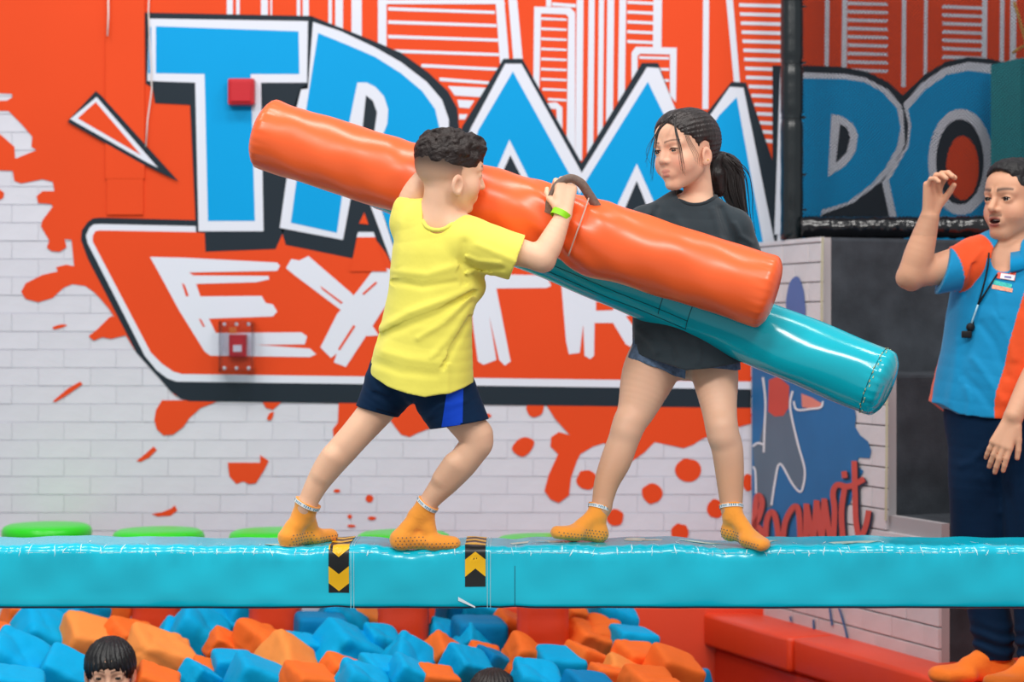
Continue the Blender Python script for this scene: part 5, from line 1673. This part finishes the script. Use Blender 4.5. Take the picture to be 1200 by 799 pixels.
# hair cap
def girl_hair(x, y, z):
    ax_ = np.abs(x)
    d = _el(x, y, z, (0, -0.085, 0.625), (0.372, 0.455, 0.405))
    d = _sm(d, _el(x, y, z, (0, 0.10, 0.74), (0.31, 0.26, 0.255)), 0.06)
    # face opening
    face = _el(x, y, z, (0, 0.44, 0.42), (0.335, 0.46, 0.43))
    d = _ss(d, face, 0.03)
    d = _ss(d, _el(ax_, y, z, (0.30, 0.26, 0.36), (0.25, 0.22, 0.30)), 0.04)
    # nape and ear
    d = np.maximum(d, 0.30+0.55*np.clip(y+0.28, 0, 1.0)-z)
    d = _ss(d, _el(ax_, y, z, (0.40, -0.02, 0.44), (0.12, 0.13, 0.165)), 0.02)
    d = d+0.014*np.exp(-(x/0.018)**2)*(z > 0.7)*(y > -0.2)
    return d
Hg = Field(0.003)
Hg.union(HG.prim(girl_hair, 0.78), 0.004)
tail = [HG.w(-0.02, -0.47, 0.56), HG.w(0.02, -0.60, 0.47), HG.w(0.03, -0.66, 0.28), HG.w(0.03, -0.70, 0.02), HG.w(0.03, -0.76, -0.22)]
tail = [at(843,185,5.88), at(855,196,5.90), at(858,215,5.90), at(864,238,5.89), at(872,262,5.88)]
chain(Hg, [at(835,188,5.86)]+tail, [0.026, 0.020, 0.034, 0.036, 0.026, 0.007], 0.012)
Hg.union(p_cone(at(838,205,5.86), at(842,222,5.87), 0.028, 0.022), 0.02)
def hairflow(X, Y, Z):
    lx, ly, lz = HG.loc(X, Y, Z)
    a = np.arctan2(lz-0.62, np.abs(lx)+0.02)
    return 0.0009*np.sin(a*38+2*np.sin(ly*5))+0.0004*np.sin(a*67+ly*6)
Hg.displace(hairflow)
GH = L3((34, 24, 22))
ho, _, _ = build_field(Hg, 'hair', HAIR_M, girl, lambda P: np.repeat(GH[None], len(P), 0)*(1+0.25*wobble(P[:,0]*1, P[:,1]*1, P[:,2]*0.1, 260, 9)[:, None]))
HSTR = mat('hair_strand_dark', (26, 19, 18), 0.4, 0.4, 0)
top = HG.w(0.02, 0.20, 0.955)
cv = []
rs = random.Random(3)
# locks on her right (viewer's left) edge of the face and in front of the far cheek
for i in range(9):
    j = rs.uniform(-3, 3)
    cv.append([at(790+rs.uniform(-3,3),136,5.66), at(772+j*0.6,152+rs.uniform(-3,3),5.63), at(766+j,180,5.62), at(763.5+j,200+rs.uniform(-6,14),5.62)])
for i in range(3):
    cv.append([at(786,137,5.66), at(769,156,5.63), at(759+rs.uniform(-3,2),178,5.62), at(757+rs.uniform(-2,8),194+rs.uniform(-6,10),5.62)])
for i in range(8):
    j = rs.uniform(-3.5, 3.5)
    cv.append([at(790+rs.uniform(-3,3),134,5.655), at(791+j*0.5,150,5.615), at(795+j,172,5.60), at(797+j*1.2,188,5.605), at(799+j*1.3,198+rs.uniform(-8,8),5.61)])
for i in range(4):
    cv.append([at(800+i,146,5.64), at(805+i*1.5,165,5.615), at(812+i*2,180,5.61), at(814+i*2,188+i*2,5.62)])
strands('loose_hair', girl, HSTR, cv, 0.0011)
cv = []
for i in range(60):
    a, b, c_ = rs.gauss(0, 1), rs.gauss(0, 1), rs.random()
    cv.append([at(845+a*3,186+b*3,5.875-0.01*c_), at(856+a*9,203+b*2,5.865), at(860+a*10,226,5.860), at(868+a*6.5,250,5.860), at(875+a*4+c_*5,268+c_*14,5.862)])
strands('ponytail_strands', girl, HSTR, cv, 0.0016)
mb = MB().tube([at(844+3*math.cos(a), 187+8*math.sin(a), 5.87+0.02*math.cos(a)) for a in np.linspace(0, 6.283, 20)], 0.005, 6)
mb.build('hair_tie', [mat('hair_tie', (30, 24, 26), 0.7, 0.3, 0)], girl, True)
mb = MB().sphere(HG.w(0.375, -0.02, 0.335), 0.0025, 8); mb.build('ear_stud', [mat('gold', (220, 170, 70), 0.25, 0.8, 0)], girl, True)
# T-shirt
Gt = Field(0.0032)
chain(Gt, [at(808,262,5.78), at(806,300,5.78), at(803,350,5.765), at(802,395,5.71), at(803,440,5.68)], [0.105, 0.138, 0.144, 0.154, 0.166], 0.03, (f_g, 0.78))
chain(Gt, [at(757,262,5.80), at(812,252,5.78), at(858,267,5.77)], [0.052, 0.058, 0.054], 0.03)
chain(Gt, [at(858,270,5.77), at(870,305,5.79), at(873,335,5.80)], [0.056, 0.058, 0.056], 0.02)
chain(Gt, [at(757,266,5.80), at(742,295,5.82), at(738,322,5.83)], [0.054, 0.056, 0.054], 0.02)
hz = [(725,408),(740,413),(770,423),(800,433),(825,431),(850,427),(875,423)]
_hg = heightcut([(at(x, y, 5.66)[0], at(x, y, 5.66)[2]) for x, y in hz])
Gt.inter(_hg)
Gt.inter(lambda x, y, z: np.where((x > at(866,0,5.8)[0]) | (x < at(740,0,5.8)[0]), at(0,330,5.8)[2]-z, -1.0)+0*y)
Gt.sub(p_cone(at(822,205,5.775), at(814,234,5.758), 0.060, 0.055), 0.006)
Gt.shell(0.009, lambda x, y, z: -_hg(x, y, z)-0.012+0*y)
Gt.displace(fold_disp([([(845,245),(852,262),(862,285)], 4, -3.6), ([(835,245),(842,270),(850,300)], 4, 2.9), ([(862,262),(868,276),(880,284)], 3, 2.7), ([(760,250),(752,262),(748,280)], 4, 2.7), ([(770,245),(765,262),(762,280)], 4, -2.7),
    ([(790,250),(800,268),(815,280)], 5, 2.2), ([(745,385),(760,398),(770,412)], 4, 2.7), ([(780,390),(790,405),(792,420)], 4, -2.7), ([(815,400),(820,412),(818,424)], 4, 2.2)], 5.70, 5.80))
CHAR = cloth('charcoal_cotton', (50, 60, 66), 0.92, 0.10, 0.3, 30, 0.2)
gt, GTv, GTf = build_field(Gt, 't_shirt', CHAR, girl)
collar(GTv, GTf, at(814,231,5.762), 0.057, (0.006, 0.012), cloth('charcoal_rib', (44, 54, 60), 0.92, 0.1, 0.3, 60), gt, 0.0055)
# denim shorts
Gs = Field(0.003)
chain(Gs, [at(803,400,5.715), at(804,408,5.70)], [0.112, 0.112], 0.02, (f_g, 0.75))
Gs_skip = 0
chain(Gs, [at(776,410,5.70), at(763,442,5.69)], [0.086, 0.083], 0.012)
chain(Gs, [at(832,410,5.68), at(837,442,5.665)], [0.079, 0.075], 0.012)
g1 = plane_cut(at(769,431,5.62), nz(np.array([-0.36, 0.0, -0.93]))); g2 = plane_cut(at(837,432,5.6), nz(np.array([-0.06, 0, -1])))
xs_ = at(803, 0, 5.65)[0]
Gs.inter(lambda x, y, z: np.where(x < xs_, g1(x, y, z), g2(x, y, z))+0*x)
Gs.shell(0.008, lambda x, y, z: -(np.where(x < xs_, g1(x, y, z), g2(x, y, z)))-0.01+0*x)
Gs.displace(lambda X, Y, Z: 0.002*wobble(X, Y, Z, 90, 31))
DEN = mat('faded_denim', (92, 112, 138), 0.9, 0.2, 0.45, 70, 0.6, 150, bdist=0.004, detail=6)
build_field(Gs, 'denim_shorts', DEN, girl)
sock(girl, glf['ankle'], glf['heel'], glf['toe'], glf['L'], gl[-2], 0.040, cuff=0.034)
sock(girl, grf['ankle'], grf['heel'], grf['toe'], grf['L'], gr[-2], 0.040, cuff=0.034)
print('girl', _time.time()-_t0)

# ================================================================== instructor
MDD = 6.35
man = empty('person', at(1150, 797, 6.35), 'man in blue and orange polo shirt with raised hand beside the pit', 'person')
HM = Head(at(1187, 281, 6.34), (-0.80, -0.60, 0.02), (0.04, 0.0, 1.0), 0.245, child=0, eye_open=0.020, nose=1.0, mouth_open=0.026)
f_m = nz([-0.62, -0.78, 0]); l_m = nz([0.78, -0.62, 0])
A = Field(0.0034)
chain(A, [at(1180,320,6.36), at(1175,360,6.36), at(1170,420,6.36), at(1165,470,6.37), at(1163,485,6.38)], [0.125, 0.155, 0.145, 0.14, 0.135], 0.03, (f_m, 0.66))
chain(A, [at(1142,304,6.36), at(1185,296,6.36), at(1236,306,6.26)], [0.058, 0.07, 0.06], 0.03)
chain(A, [HM.w(0, -0.12, 0.28), at(1190,288,6.36), at(1186,306,6.36)], [0.062, 0.062, 0.075], 0.025)
A.union(HM.prim(), 0.014)
e1, w1 = at(1069,321,6.30), at(1089,256,6.27)
chain(A, [at(1142,304,6.36), at(1110,313,6.335), e1], [0.060, 0.052, 0.041], 0.016)
chain(A, [e1, e1*0.66+w1*0.34+np.array([0.002, 0, 0]), w1], [0.041, 0.045, 0.030], 0.014)
A.union(p_cone(at(1062,326,6.31), at(1068,329,6.31), 0.032, 0.032), 0.012)
hand_prims(A, at(1090,252,6.268), (0.08, -0.12, 1.0), (0.55, -0.8, 0.1), 1, 0.192, [(0.5,0.8,0.6),(0.55,0.85,0.6),(0.55,0.9,0.6),(0.6,0.85,0.6)], thumb=(0.8, 0.22, 0.55, 0.3), k=0.003, spread=0.06)
e2, w2 = at(1222,425,6.20), at(1188,487,6.14)
chain(A, [at(1236,308,6.26), at(1232,370,6.24), e2], [0.060, 0.050, 0.042], 0.016)
chain(A, [e2, e2*0.6+w2*0.4, w2], [0.042, 0.041, 0.029], 0.014)
hand_prims(A, at(1187,490,6.14), (-0.42, -0.1, -0.9), (0.35, 0.93, -0.2), 1, 0.185, [(0.12,0.25,0.2),(0.15,0.28,0.2),(0.18,0.3,0.2),(0.22,0.32,0.2)], thumb=(0.85, 0.42, 0.15, 0.15), k=0.0026, spread=0.05)
ml = [at(1150,510,6.37), at(1150,600,6.36), at(1158,690,6.36), at(1166,765,6.36)]
chain(A, ml, [0.085, 0.070, 0.052, 0.042], 0.03)
mr = [at(1195,510,6.30), at(1210,600,6.28), at(1212,690,6.27), at(1214,770,6.27)]
chain(A, mr, [0.085, 0.070, 0.052, 0.042], 0.03)
mlf = dict(ankle=at(1166,770,6.36), heel=at(1186,797,6.37), toe=at(1086,798,6.30), L=0.265)
mrf = dict(ankle=at(1216,776,6.27), heel=at(1236,804,6.28), toe=at(1166,808,6.15), L=0.265)
foot_prims(A, **mlf); foot_prims(A, **mrf)
def man_col(P):
    C = face_colors(HM, P, (220, 164, 132), (168, 92, 86), 0.15, (22, 16, 16), 0.600, 0.024, 0.018, mouth_open=0.026)
    lx, ly, lz = HM.loc(P[:, 0], P[:, 1], P[:, 2])
    # moustache, chin stubble
    ms = np.exp(-((lz-0.285)/0.024)**2)*(np.abs(lx) < 0.10)*(ly > 0.26)*0.62
    stb = 0.14*((lz < 0.26) & (lz > 0.0) & (ly > 0.0))
    C = mixc(C, np.repeat(L3((44, 36, 36))[None], len(P), 0), np.maximum(ms, stb))
    # short sides
    hl = np.where(ly > 0.05, 0.50+1.2*np.clip(ly-0.05, 0, 1), 0.25)
    m = sstep(-0.02, 0.06, lz-hl)*(ly < 0.16)*(lz < 1.1)*(lz > 0.1)
    m = np.where((np.abs(ly+0.045) < 0.10) & (np.abs(lz-0.46) < 0.15) & (np.abs(lx) > 0.335), 0, m)
    return mixc(C, np.repeat(L3((30, 24, 24))[None], len(P), 0), m*0.75)
mo, MPv, MFv = build_field(A, 'body', SKIN, man, man_col)
HM.eyes(man, (44, 28, 20), (0.0, 1, 0.0))
bvm = BVHTree.FromPolygons([tuple(p) for p in MPv], [tuple(int(i) for i in f) for f in MFv])
for s in (1, -1):
    mb = MB().tube([on_face(HM, bvm, s*(0.145+u*0.064), 0.502+0.016*(1-u*u)) for u in np.linspace(-1, 1, 9)], [0.0008, 0.0013, 0.0015, 0.0016, 0.0016, 0.0016, 0.0016, 0.0014, 0.0009], 6)
    mb.build('eyelash_line', [LASH], man, True)
mb = MB().box(HM.w(0, 0.315, 0.238), (0.026, 0.008, 0.006), HM.R); mb.build('teeth', [mat('teeth', (235, 228, 218), 0.3, 0.5, 0)], man)
def man_hair(x, y, z):
    d = _el(x, y, z, (0, -0.085, 0.635), (0.37, 0.455, 0.405))
    d = _sm(d, _el(x, y, z, (0, 0.10, 0.84), (0.27, 0.26, 0.17)), 0.06)
    d = _ss(d, _el(x, y, z, (0, 0.44, 0.50), (0.36, 0.36, 0.38)), 0.03)
    d = np.maximum(d, 0.60+0.2*np.clip(y+0.1, 0, 1)-0.35*np.clip(-y-0.1, 0, 1)-z)
    return d
Hm = Field(0.0034); Hm.union(HM.prim(man_hair, 0.78), 0.004)
Hm.displace(lambda X, Y, Z: 0.0014*wobble(X, Y, Z, 260, 44)+0.001)
build_field(Hm, 'hair', mat('black_hair', (20, 18, 20), 0.5, 0.4, 0.3, 50, 0.7, 160, bdist=0.004), man)
# polo shirt with material zones by position
Mp = Field(0.0036)
chain(Mp, [at(1182,318,6.36), at(1176,360,6.36), at(1168,420,6.36), at(1160,470,6.37), at(1156,510,6.38)], [0.140, 0.178, 0.180, 0.194, 0.206], 0.03, (f_m, 0.70))
chain(Mp, [at(1143,305,6.355), at(1186,300,6.36), at(1234,308,6.265)], [0.070, 0.078, 0.072], 0.03)
chain(Mp, [at(1145,306,6.355), at(1120,314,6.335), at(1095,320,6.32)], [0.072, 0.068, 0.066], 0.02)
chain(Mp, [at(1236,312,6.26), at(1236,350,6.25), at(1236,380,6.24)], [0.070, 0.070, 0.070], 0.02)
mz = [(1095,471),(1106,474),(1124,486),(1160,489),(1200,490),(1240,488)]
_hm = heightcut([(at(x, y, 6.3)[0], at(x, y, 6.3)[2]) for x, y in mz])
Mp.inter(_hm)
_ps = plane_cut(at(1105,316,6.33), np.array([-0.94, 0, 0.30]))
_xl = at(1128, 0, 6.35)[0]; _zl = at(0, 350, 6.35)[2]
Mp.inter(lambda x, y, z: np.where((x < _xl) & (z > _zl), _ps(x, y, z), -1.0)+0*y)
_xr = at(1222, 0, 6.25)[0]; _zr = at(0, 372, 6.25)[2]
Mp.sub(p_cone(at(1190,286,6.35), at(1180,306,6.315), 0.074, 0.066), 0.006)
Mp.shell(0.010, lambda x, y, z: -_hm(x, y, z)-0.015+0*y)
Mp.displace(fold_disp([([(1150,380),(1165,400),(1180,440)], 5, -1.8), ([(1140,420),(1155,440),(1175,470)], 5, 1.8), ([(1165,370),(1180,392),(1188,420)], 5, 1.6), ([(1130,440),(1150,460),(1165,480)], 5, -1.5), ([(1122,400),(1118,440),(1112,470)], 5, 1.3),
    ([(1140,310),(1136,330),(1132,345)], 4, -2.0), ([(1150,292),(1140,305),(1133,325)], 4, 1.6), ([(1160,330),(1170,345),(1172,370)], 5, 1.4), ([(1132,455),(1136,470),(1134,486)], 4, 1.3)], 6.25, 6.36))
Mp.displace(lambda X, Y, Z: 0.0015*wobble(X, Y, Z, 45, 61))
Pp, Pf = Mp.solve()
pxs = 600+Pp[:, 0]*FPX/Pp[:, 1]; pys = HZ+(CAMZ-Pp[:, 2])*FPX/Pp[:, 1]
lat = (Pp-at(1172, 400, 6.36))@l_m; fwd_ = (Pp-at(1172, 400, 6.36))@f_m
PB, POr = L3((0, 138, 190)), L3((238, 84, 34))
axs = nz(at(1110,315,6.335)-at(1143,305,6.355)); q = (Pp-at(1143,305,6.355))@axs
zsh = Pp[:, 2]
col = np.repeat(PB[None], len(Pp), 0)
_v = Pp-at(1143,305,6.355); _rad = np.linalg.norm(_v-q[:, None]*axs[None], axis=1)
arm = (_rad < 0.082) & (pxs < 1165) & (pys < 348)
col[arm & (q > -0.035)] = POr
col[arm & (q > 0.080)] = PB
latw = (Pp[:, 2]-at(0,490,6.3)[2])
side = (lat > 0.045+0.10*np.clip((Pp[:, 2]-at(0, 470, 6.3)[2])/0.45, 0, 1)) & (fwd_ > -0.2) & (zsh < at(0, 325, 6.3)[2])
col[side] = POr
col[(lat < -0.182) & (zsh < at(0, 345, 6.3)[2])] = POr
POLO = mat('polo_fabric', (0, 138, 190), 0.75, 0.25, 0.04, 6, 0.25, 36, attr='Col', bdist=0.005, sheen=0.2, detail=4)
polo = mobj('polo_shirt', Pp, Pf, POLO, man, True, col=col)
BLUE_C = cloth('polo_blue', (0, 132, 184), 0.8, 0.04)
# collar: folded band round the neck, open at the front
mb = MB(); cc = at(1185,302,6.335)
ups = np.array([0, 0, 1.0])
for i in range(41):
    a = math.radians(-158+316*i/40)     # 0 = back of the neck
    dr = -f_m*math.cos(a)+l_m*math.sin(a)
    frontness = (1-math.cos(a))/2
    ctr = cc+np.array([0, 0, 0.050-0.052*frontness])-f_m*0.004
    mb.v += [tuple(ctr+dr*0.072-ups*0.01), tuple(ctr+dr*0.080+ups*0.014), tuple(ctr+dr*(0.104+0.010*frontness)-ups*(0.018+0.026*frontness)), tuple(ctr+dr*(0.098+0.010*frontness)-ups*(0.024+0.026*frontness))]
for i in range(40):
    for k in range(4):
        mb.f.append([4*i+k, 4*i+(k+1) % 4, 4*i+4+(k+1) % 4, 4*i+4+k]); mb.m.append(0)
mb.build('collar', [BLUE_C], polo, True)
patch_on(Pp, Pf, [(1157,302),(1163,303),(1153,352),(1146,350)], 6.2, 0.002, 4, 14, BLUE_C, 'button_placket', polo)
patch_on(Pp, Pf, [(1170,314),(1191,317),(1189,329),(1168,326)], 6.2, 0.0035, 6, 5, mat('badge_orange', (236, 74, 40), 0.4, 0.4, 0), 'name_badge', man)
patch_on(Pp, Pf, [(1173,320),(1190,322.5),(1188,328.5),(1172,326)], 6.2, 0.0050, 6, 3, mat('badge_white', (238, 238, 242), 0.4, 0.4, 0), 'name_badge_field', man)
patch_on(Pp, Pf, [(1177,323),(1185,324),(1185,326),(1177,325)], 6.2, 0.0060, 5, 2, mat('badge_ink', (110, 100, 170), 0.4, 0.4, 0), 'name_badge_print', man)
patch_on(Pp, Pf, [(1165,328),(1186,333),(1185,338),(1164,333)], 6.2, 0.0018, 8, 3, mat('logo_teal', (60, 190, 180), 0.6, 0.3, 0.4, 160), 'chest_logo', polo)
patch_on(Pp, Pf, [(1163,333.5),(1187,338),(1186,342.5),(1162,338)], 6.2, 0.0018, 8, 3, mat('logo_salmon', (240, 160, 130), 0.6, 0.3, 0.4, 160), 'chest_logo', polo)
# lanyard with whistle
LAN = mat('lanyard_black', (16, 17, 20), 0.6, 0.3, 0)
bvp = BVHTree.FromPolygons([tuple(p) for p in Pp], [tuple(int(i) for i in f) for f in Pf])
def on_polo(px, py, off):
    q = at(px, py, 6.2); org = np.array([0, 0, CAMZ]); dr = nz(q-org)
    h = bvp.ray_cast(Vector(org+dr*4.5), Vector(dr), 4.0)
    return (np.array(h[0][:]) if h[0] is not None else at(px, py, 6.22))-dr*off
ly = empty('whistle_lanyard', on_polo(1135, 398, 0.01), "black whistle on a lanyard round the instructor's neck", 'whistle')
MB().tube([on_polo(x, y, 0.006) for x, y in ((1159,296),(1158,310),(1155,325),(1151,340),(1147.5,352),(1146,357))], 0.0028, 6).tube([on_polo(x, y, 0.006) for x, y in ((1178,308),(1168,322),(1159,336),(1151,349),(1146,357))], 0.0028, 6).build('cord', [LAN], ly, True)
MB().tube([on_polo(x, y, 0.010) for x, y in ((1146,357),(1143,366),(1140,374),(1138,381))], 0.003, 6).build('metal_clip', [mat('clip_metal', (160, 200, 215), 0.2, 0.8, 0)], ly, True)
c_ = on_polo(1135, 388, 0.014)
MB().sphere(c_+np.array([0.006, 0, 0.012]), (0.014, 0.010, 0.014), 12).bbox(c_+np.array([-0.006, 0, -0.010]), (0.030, 0.017, 0.022), 0.004).bbox(c_+np.array([0.012, 0, 0.026]), (0.008, 0.008, 0.012), 0.002).build('whistle', [LAN], ly, True)
# trousers
Pt = Field(0.0038)
chain(Pt, [at(1165,470,6.36), at(1165,490,6.36)], [0.16, 0.162], 0.03, (f_m, 0.72))
chain(Pt, [at(1158,500,6.38), at(1149,570,6.37), at(1149,640,6.37), at(1155,700,6.365), at(1164,745,6.36), at(1166,768,6.36)], [0.120, 0.098, 0.085, 0.066, 0.062, 0.056], 0.03)
chain(Pt, [at(1200,500,6.30), at(1212,570,6.28), at(1213,640,6.28), at(1214,700,6.27), at(1216,745,6.27), at(1217,772,6.27)], [0.120, 0.104, 0.092, 0.072, 0.066, 0.060], 0.02)
pz1, pz2 = at(0,772,6.36)[2], at(0,778,6.27)[2]
xm_ = at(1190, 0, 6.32)[0]
Pt.inter(lambda x, y, z: np.where(x < xm_, pz1-z, pz2-z)+0*y)
Pt.displace(lambda X, Y, Z: (0.0045*np.sin(Z*150+2*np.sin(X*30))*np.exp(-((Z-at(0,752,6.36)[2])/0.05)**2))+0.0018*wobble(X, Y, Z, 40, 71))
Pt.displace(fold_disp([([(1160,520),(1140,540),(1126,545)], 5, 1.6), ([(1172,560),(1185,590),(1190,640)], 6, -1.5), ([(1150,560),(1165,580),(1170,600)], 5, 1.5)], 6.25, 6.36))
build_field(Pt, 'trousers', cloth('navy_trousers', (8, 36, 64), 0.8, 0.1, 0.25, 24, 0.02), man)
SOCK2 = cloth('sock_deep_orange', (255, 128, 44), 0.85, 0.05, 0.25, 120)
sock(man, mlf['ankle'], mlf['heel'], mlf['toe'], mlf['L'], ml[-2], 0.048, h=0.0034, dots=False, cuff=0.07, sockmat=SOCK2)
sock(man, mrf['ankle'], mrf['heel'], mrf['toe'], mrf['L'], mr[-2], 0.048, h=0.0034, dots=False, cuff=0.07, sockmat=SOCK2)
print('man', _time.time()-_t0)

# ================================================================== children in the pit
def pit_child(hx, hy, d, fwd, label, H, skin, hairc, seed):
    o0 = at(hx, hy, d)
    root = empty('person', o0-np.array([0, 0, 0.35]), label, 'person')
    Hd = Head(o0, fwd, (0, 0, 1), H, child=1, eye_open=0.013, nose=0.4)
    C = Field(0.0035)
    C.union(Hd.prim(), 0.01)
    chain(C, [Hd.w(0, -0.1, 0.28), o0+np.array([0, 0.02, -0.05])], [0.046, 0.055], 0.02)
    body_c = o0+np.array([0, 0.03, -0.13])
    l = Hd.R[:, 0]
    chain(C, [body_c+l*0.10, body_c, body_c-l*0.10], [0.045, 0.06, 0.045], 0.02)
    chain(C, [body_c, body_c-np.array([0, 0, 0.16])], [0.085, 0.085], 0.03, (Hd.R[:, 1], 0.7))
    for s in (1, -1):
        chain(C, [body_c+l*0.115*s, body_c+l*0.15*s+np.array([0, 0, -0.12])], [0.038, 0.03], 0.015)
    build_field(C, 'body', SKIN, root, lambda P: face_colors(Hd, P, skin, (190, 110, 100), 0.3, (30, 22, 22), 0.60, 0.014, 0.02))
    Hd.eyes(root, (30, 20, 18))
    Hh = Field(0.0032)
    def hf(x, y, z):
        dd = _el(x, y, z, (0, -0.08, 0.635), (0.395, 0.475, 0.425))
        dd = _ss(dd, _el(x, y, z, (0, 0.48, 0.36), (0.36, 0.42, 0.29)), 0.02)
        dd = np.maximum(dd, 0.42+0.25*np.clip(y, 0, 1)-0.2*np.clip(-y, 0, 1)-z)
        dd = _ss(dd, _el(np.abs(x), y, z, (0.42, -0.01, 0.44), (0.12, 0.12, 0.13)), 0.02)
        return dd
    Hh.union(Hd.prim(hf, 0.8), 0.004)
    def fl(X, Y, Z):
        lx, ly_, lz = Hd.loc(X, Y, Z); a = np.arctan2(lx, ly_+0.15)
        return 0.0018*np.sin(a*34+2*np.sin(lz*9))+0.0012*np.sin(a*71+lz*6)
    Hh.displace(fl)
    build_field(Hh, 'hair', mat('child_hair_%d' % seed, hairc, 0.38, 0.5, 0.2, 30, 0.5, 18, stretch=(8, 8, 1), bdist=0.005), root)
    Sh = Field(0.004)
    chain(Sh, [body_c+l*0.105, body_c+np.array([0, 0, -0.01]), body_c-l*0.105], [0.052, 0.066, 0.052], 0.02)
    chain(Sh, [body_c, body_c-np.array([0, 0, 0.17])], [0.095, 0.095], 0.03, (Hd.R[:, 1], 0.72))
    Sh.sub(p_cone(o0+np.array([0, 0.0, 0.0]), o0+np.array([0, 0.02, -0.075]), 0.05, 0.055), 0.006)
    build_field(Sh, 't_shirt', cloth('pit_shirt_%d' % seed, (60, 70, 90) if seed else (200, 200, 205)), root)
pit_child(129, 827, 6.45, (0.12, -1, -0.05), 'small child with straight black hair looking out of the foam pit', 0.205, (232, 180, 150), (14, 13, 15), 0)
pit_child(579, 864, 6.5, (0.2, -0.9, 0.0), 'mostly hidden child whose dark brown hair tops the foam cubes', 0.205, (226, 176, 146), (36, 26, 22), 1)
print('all people', _time.time()-_t0)
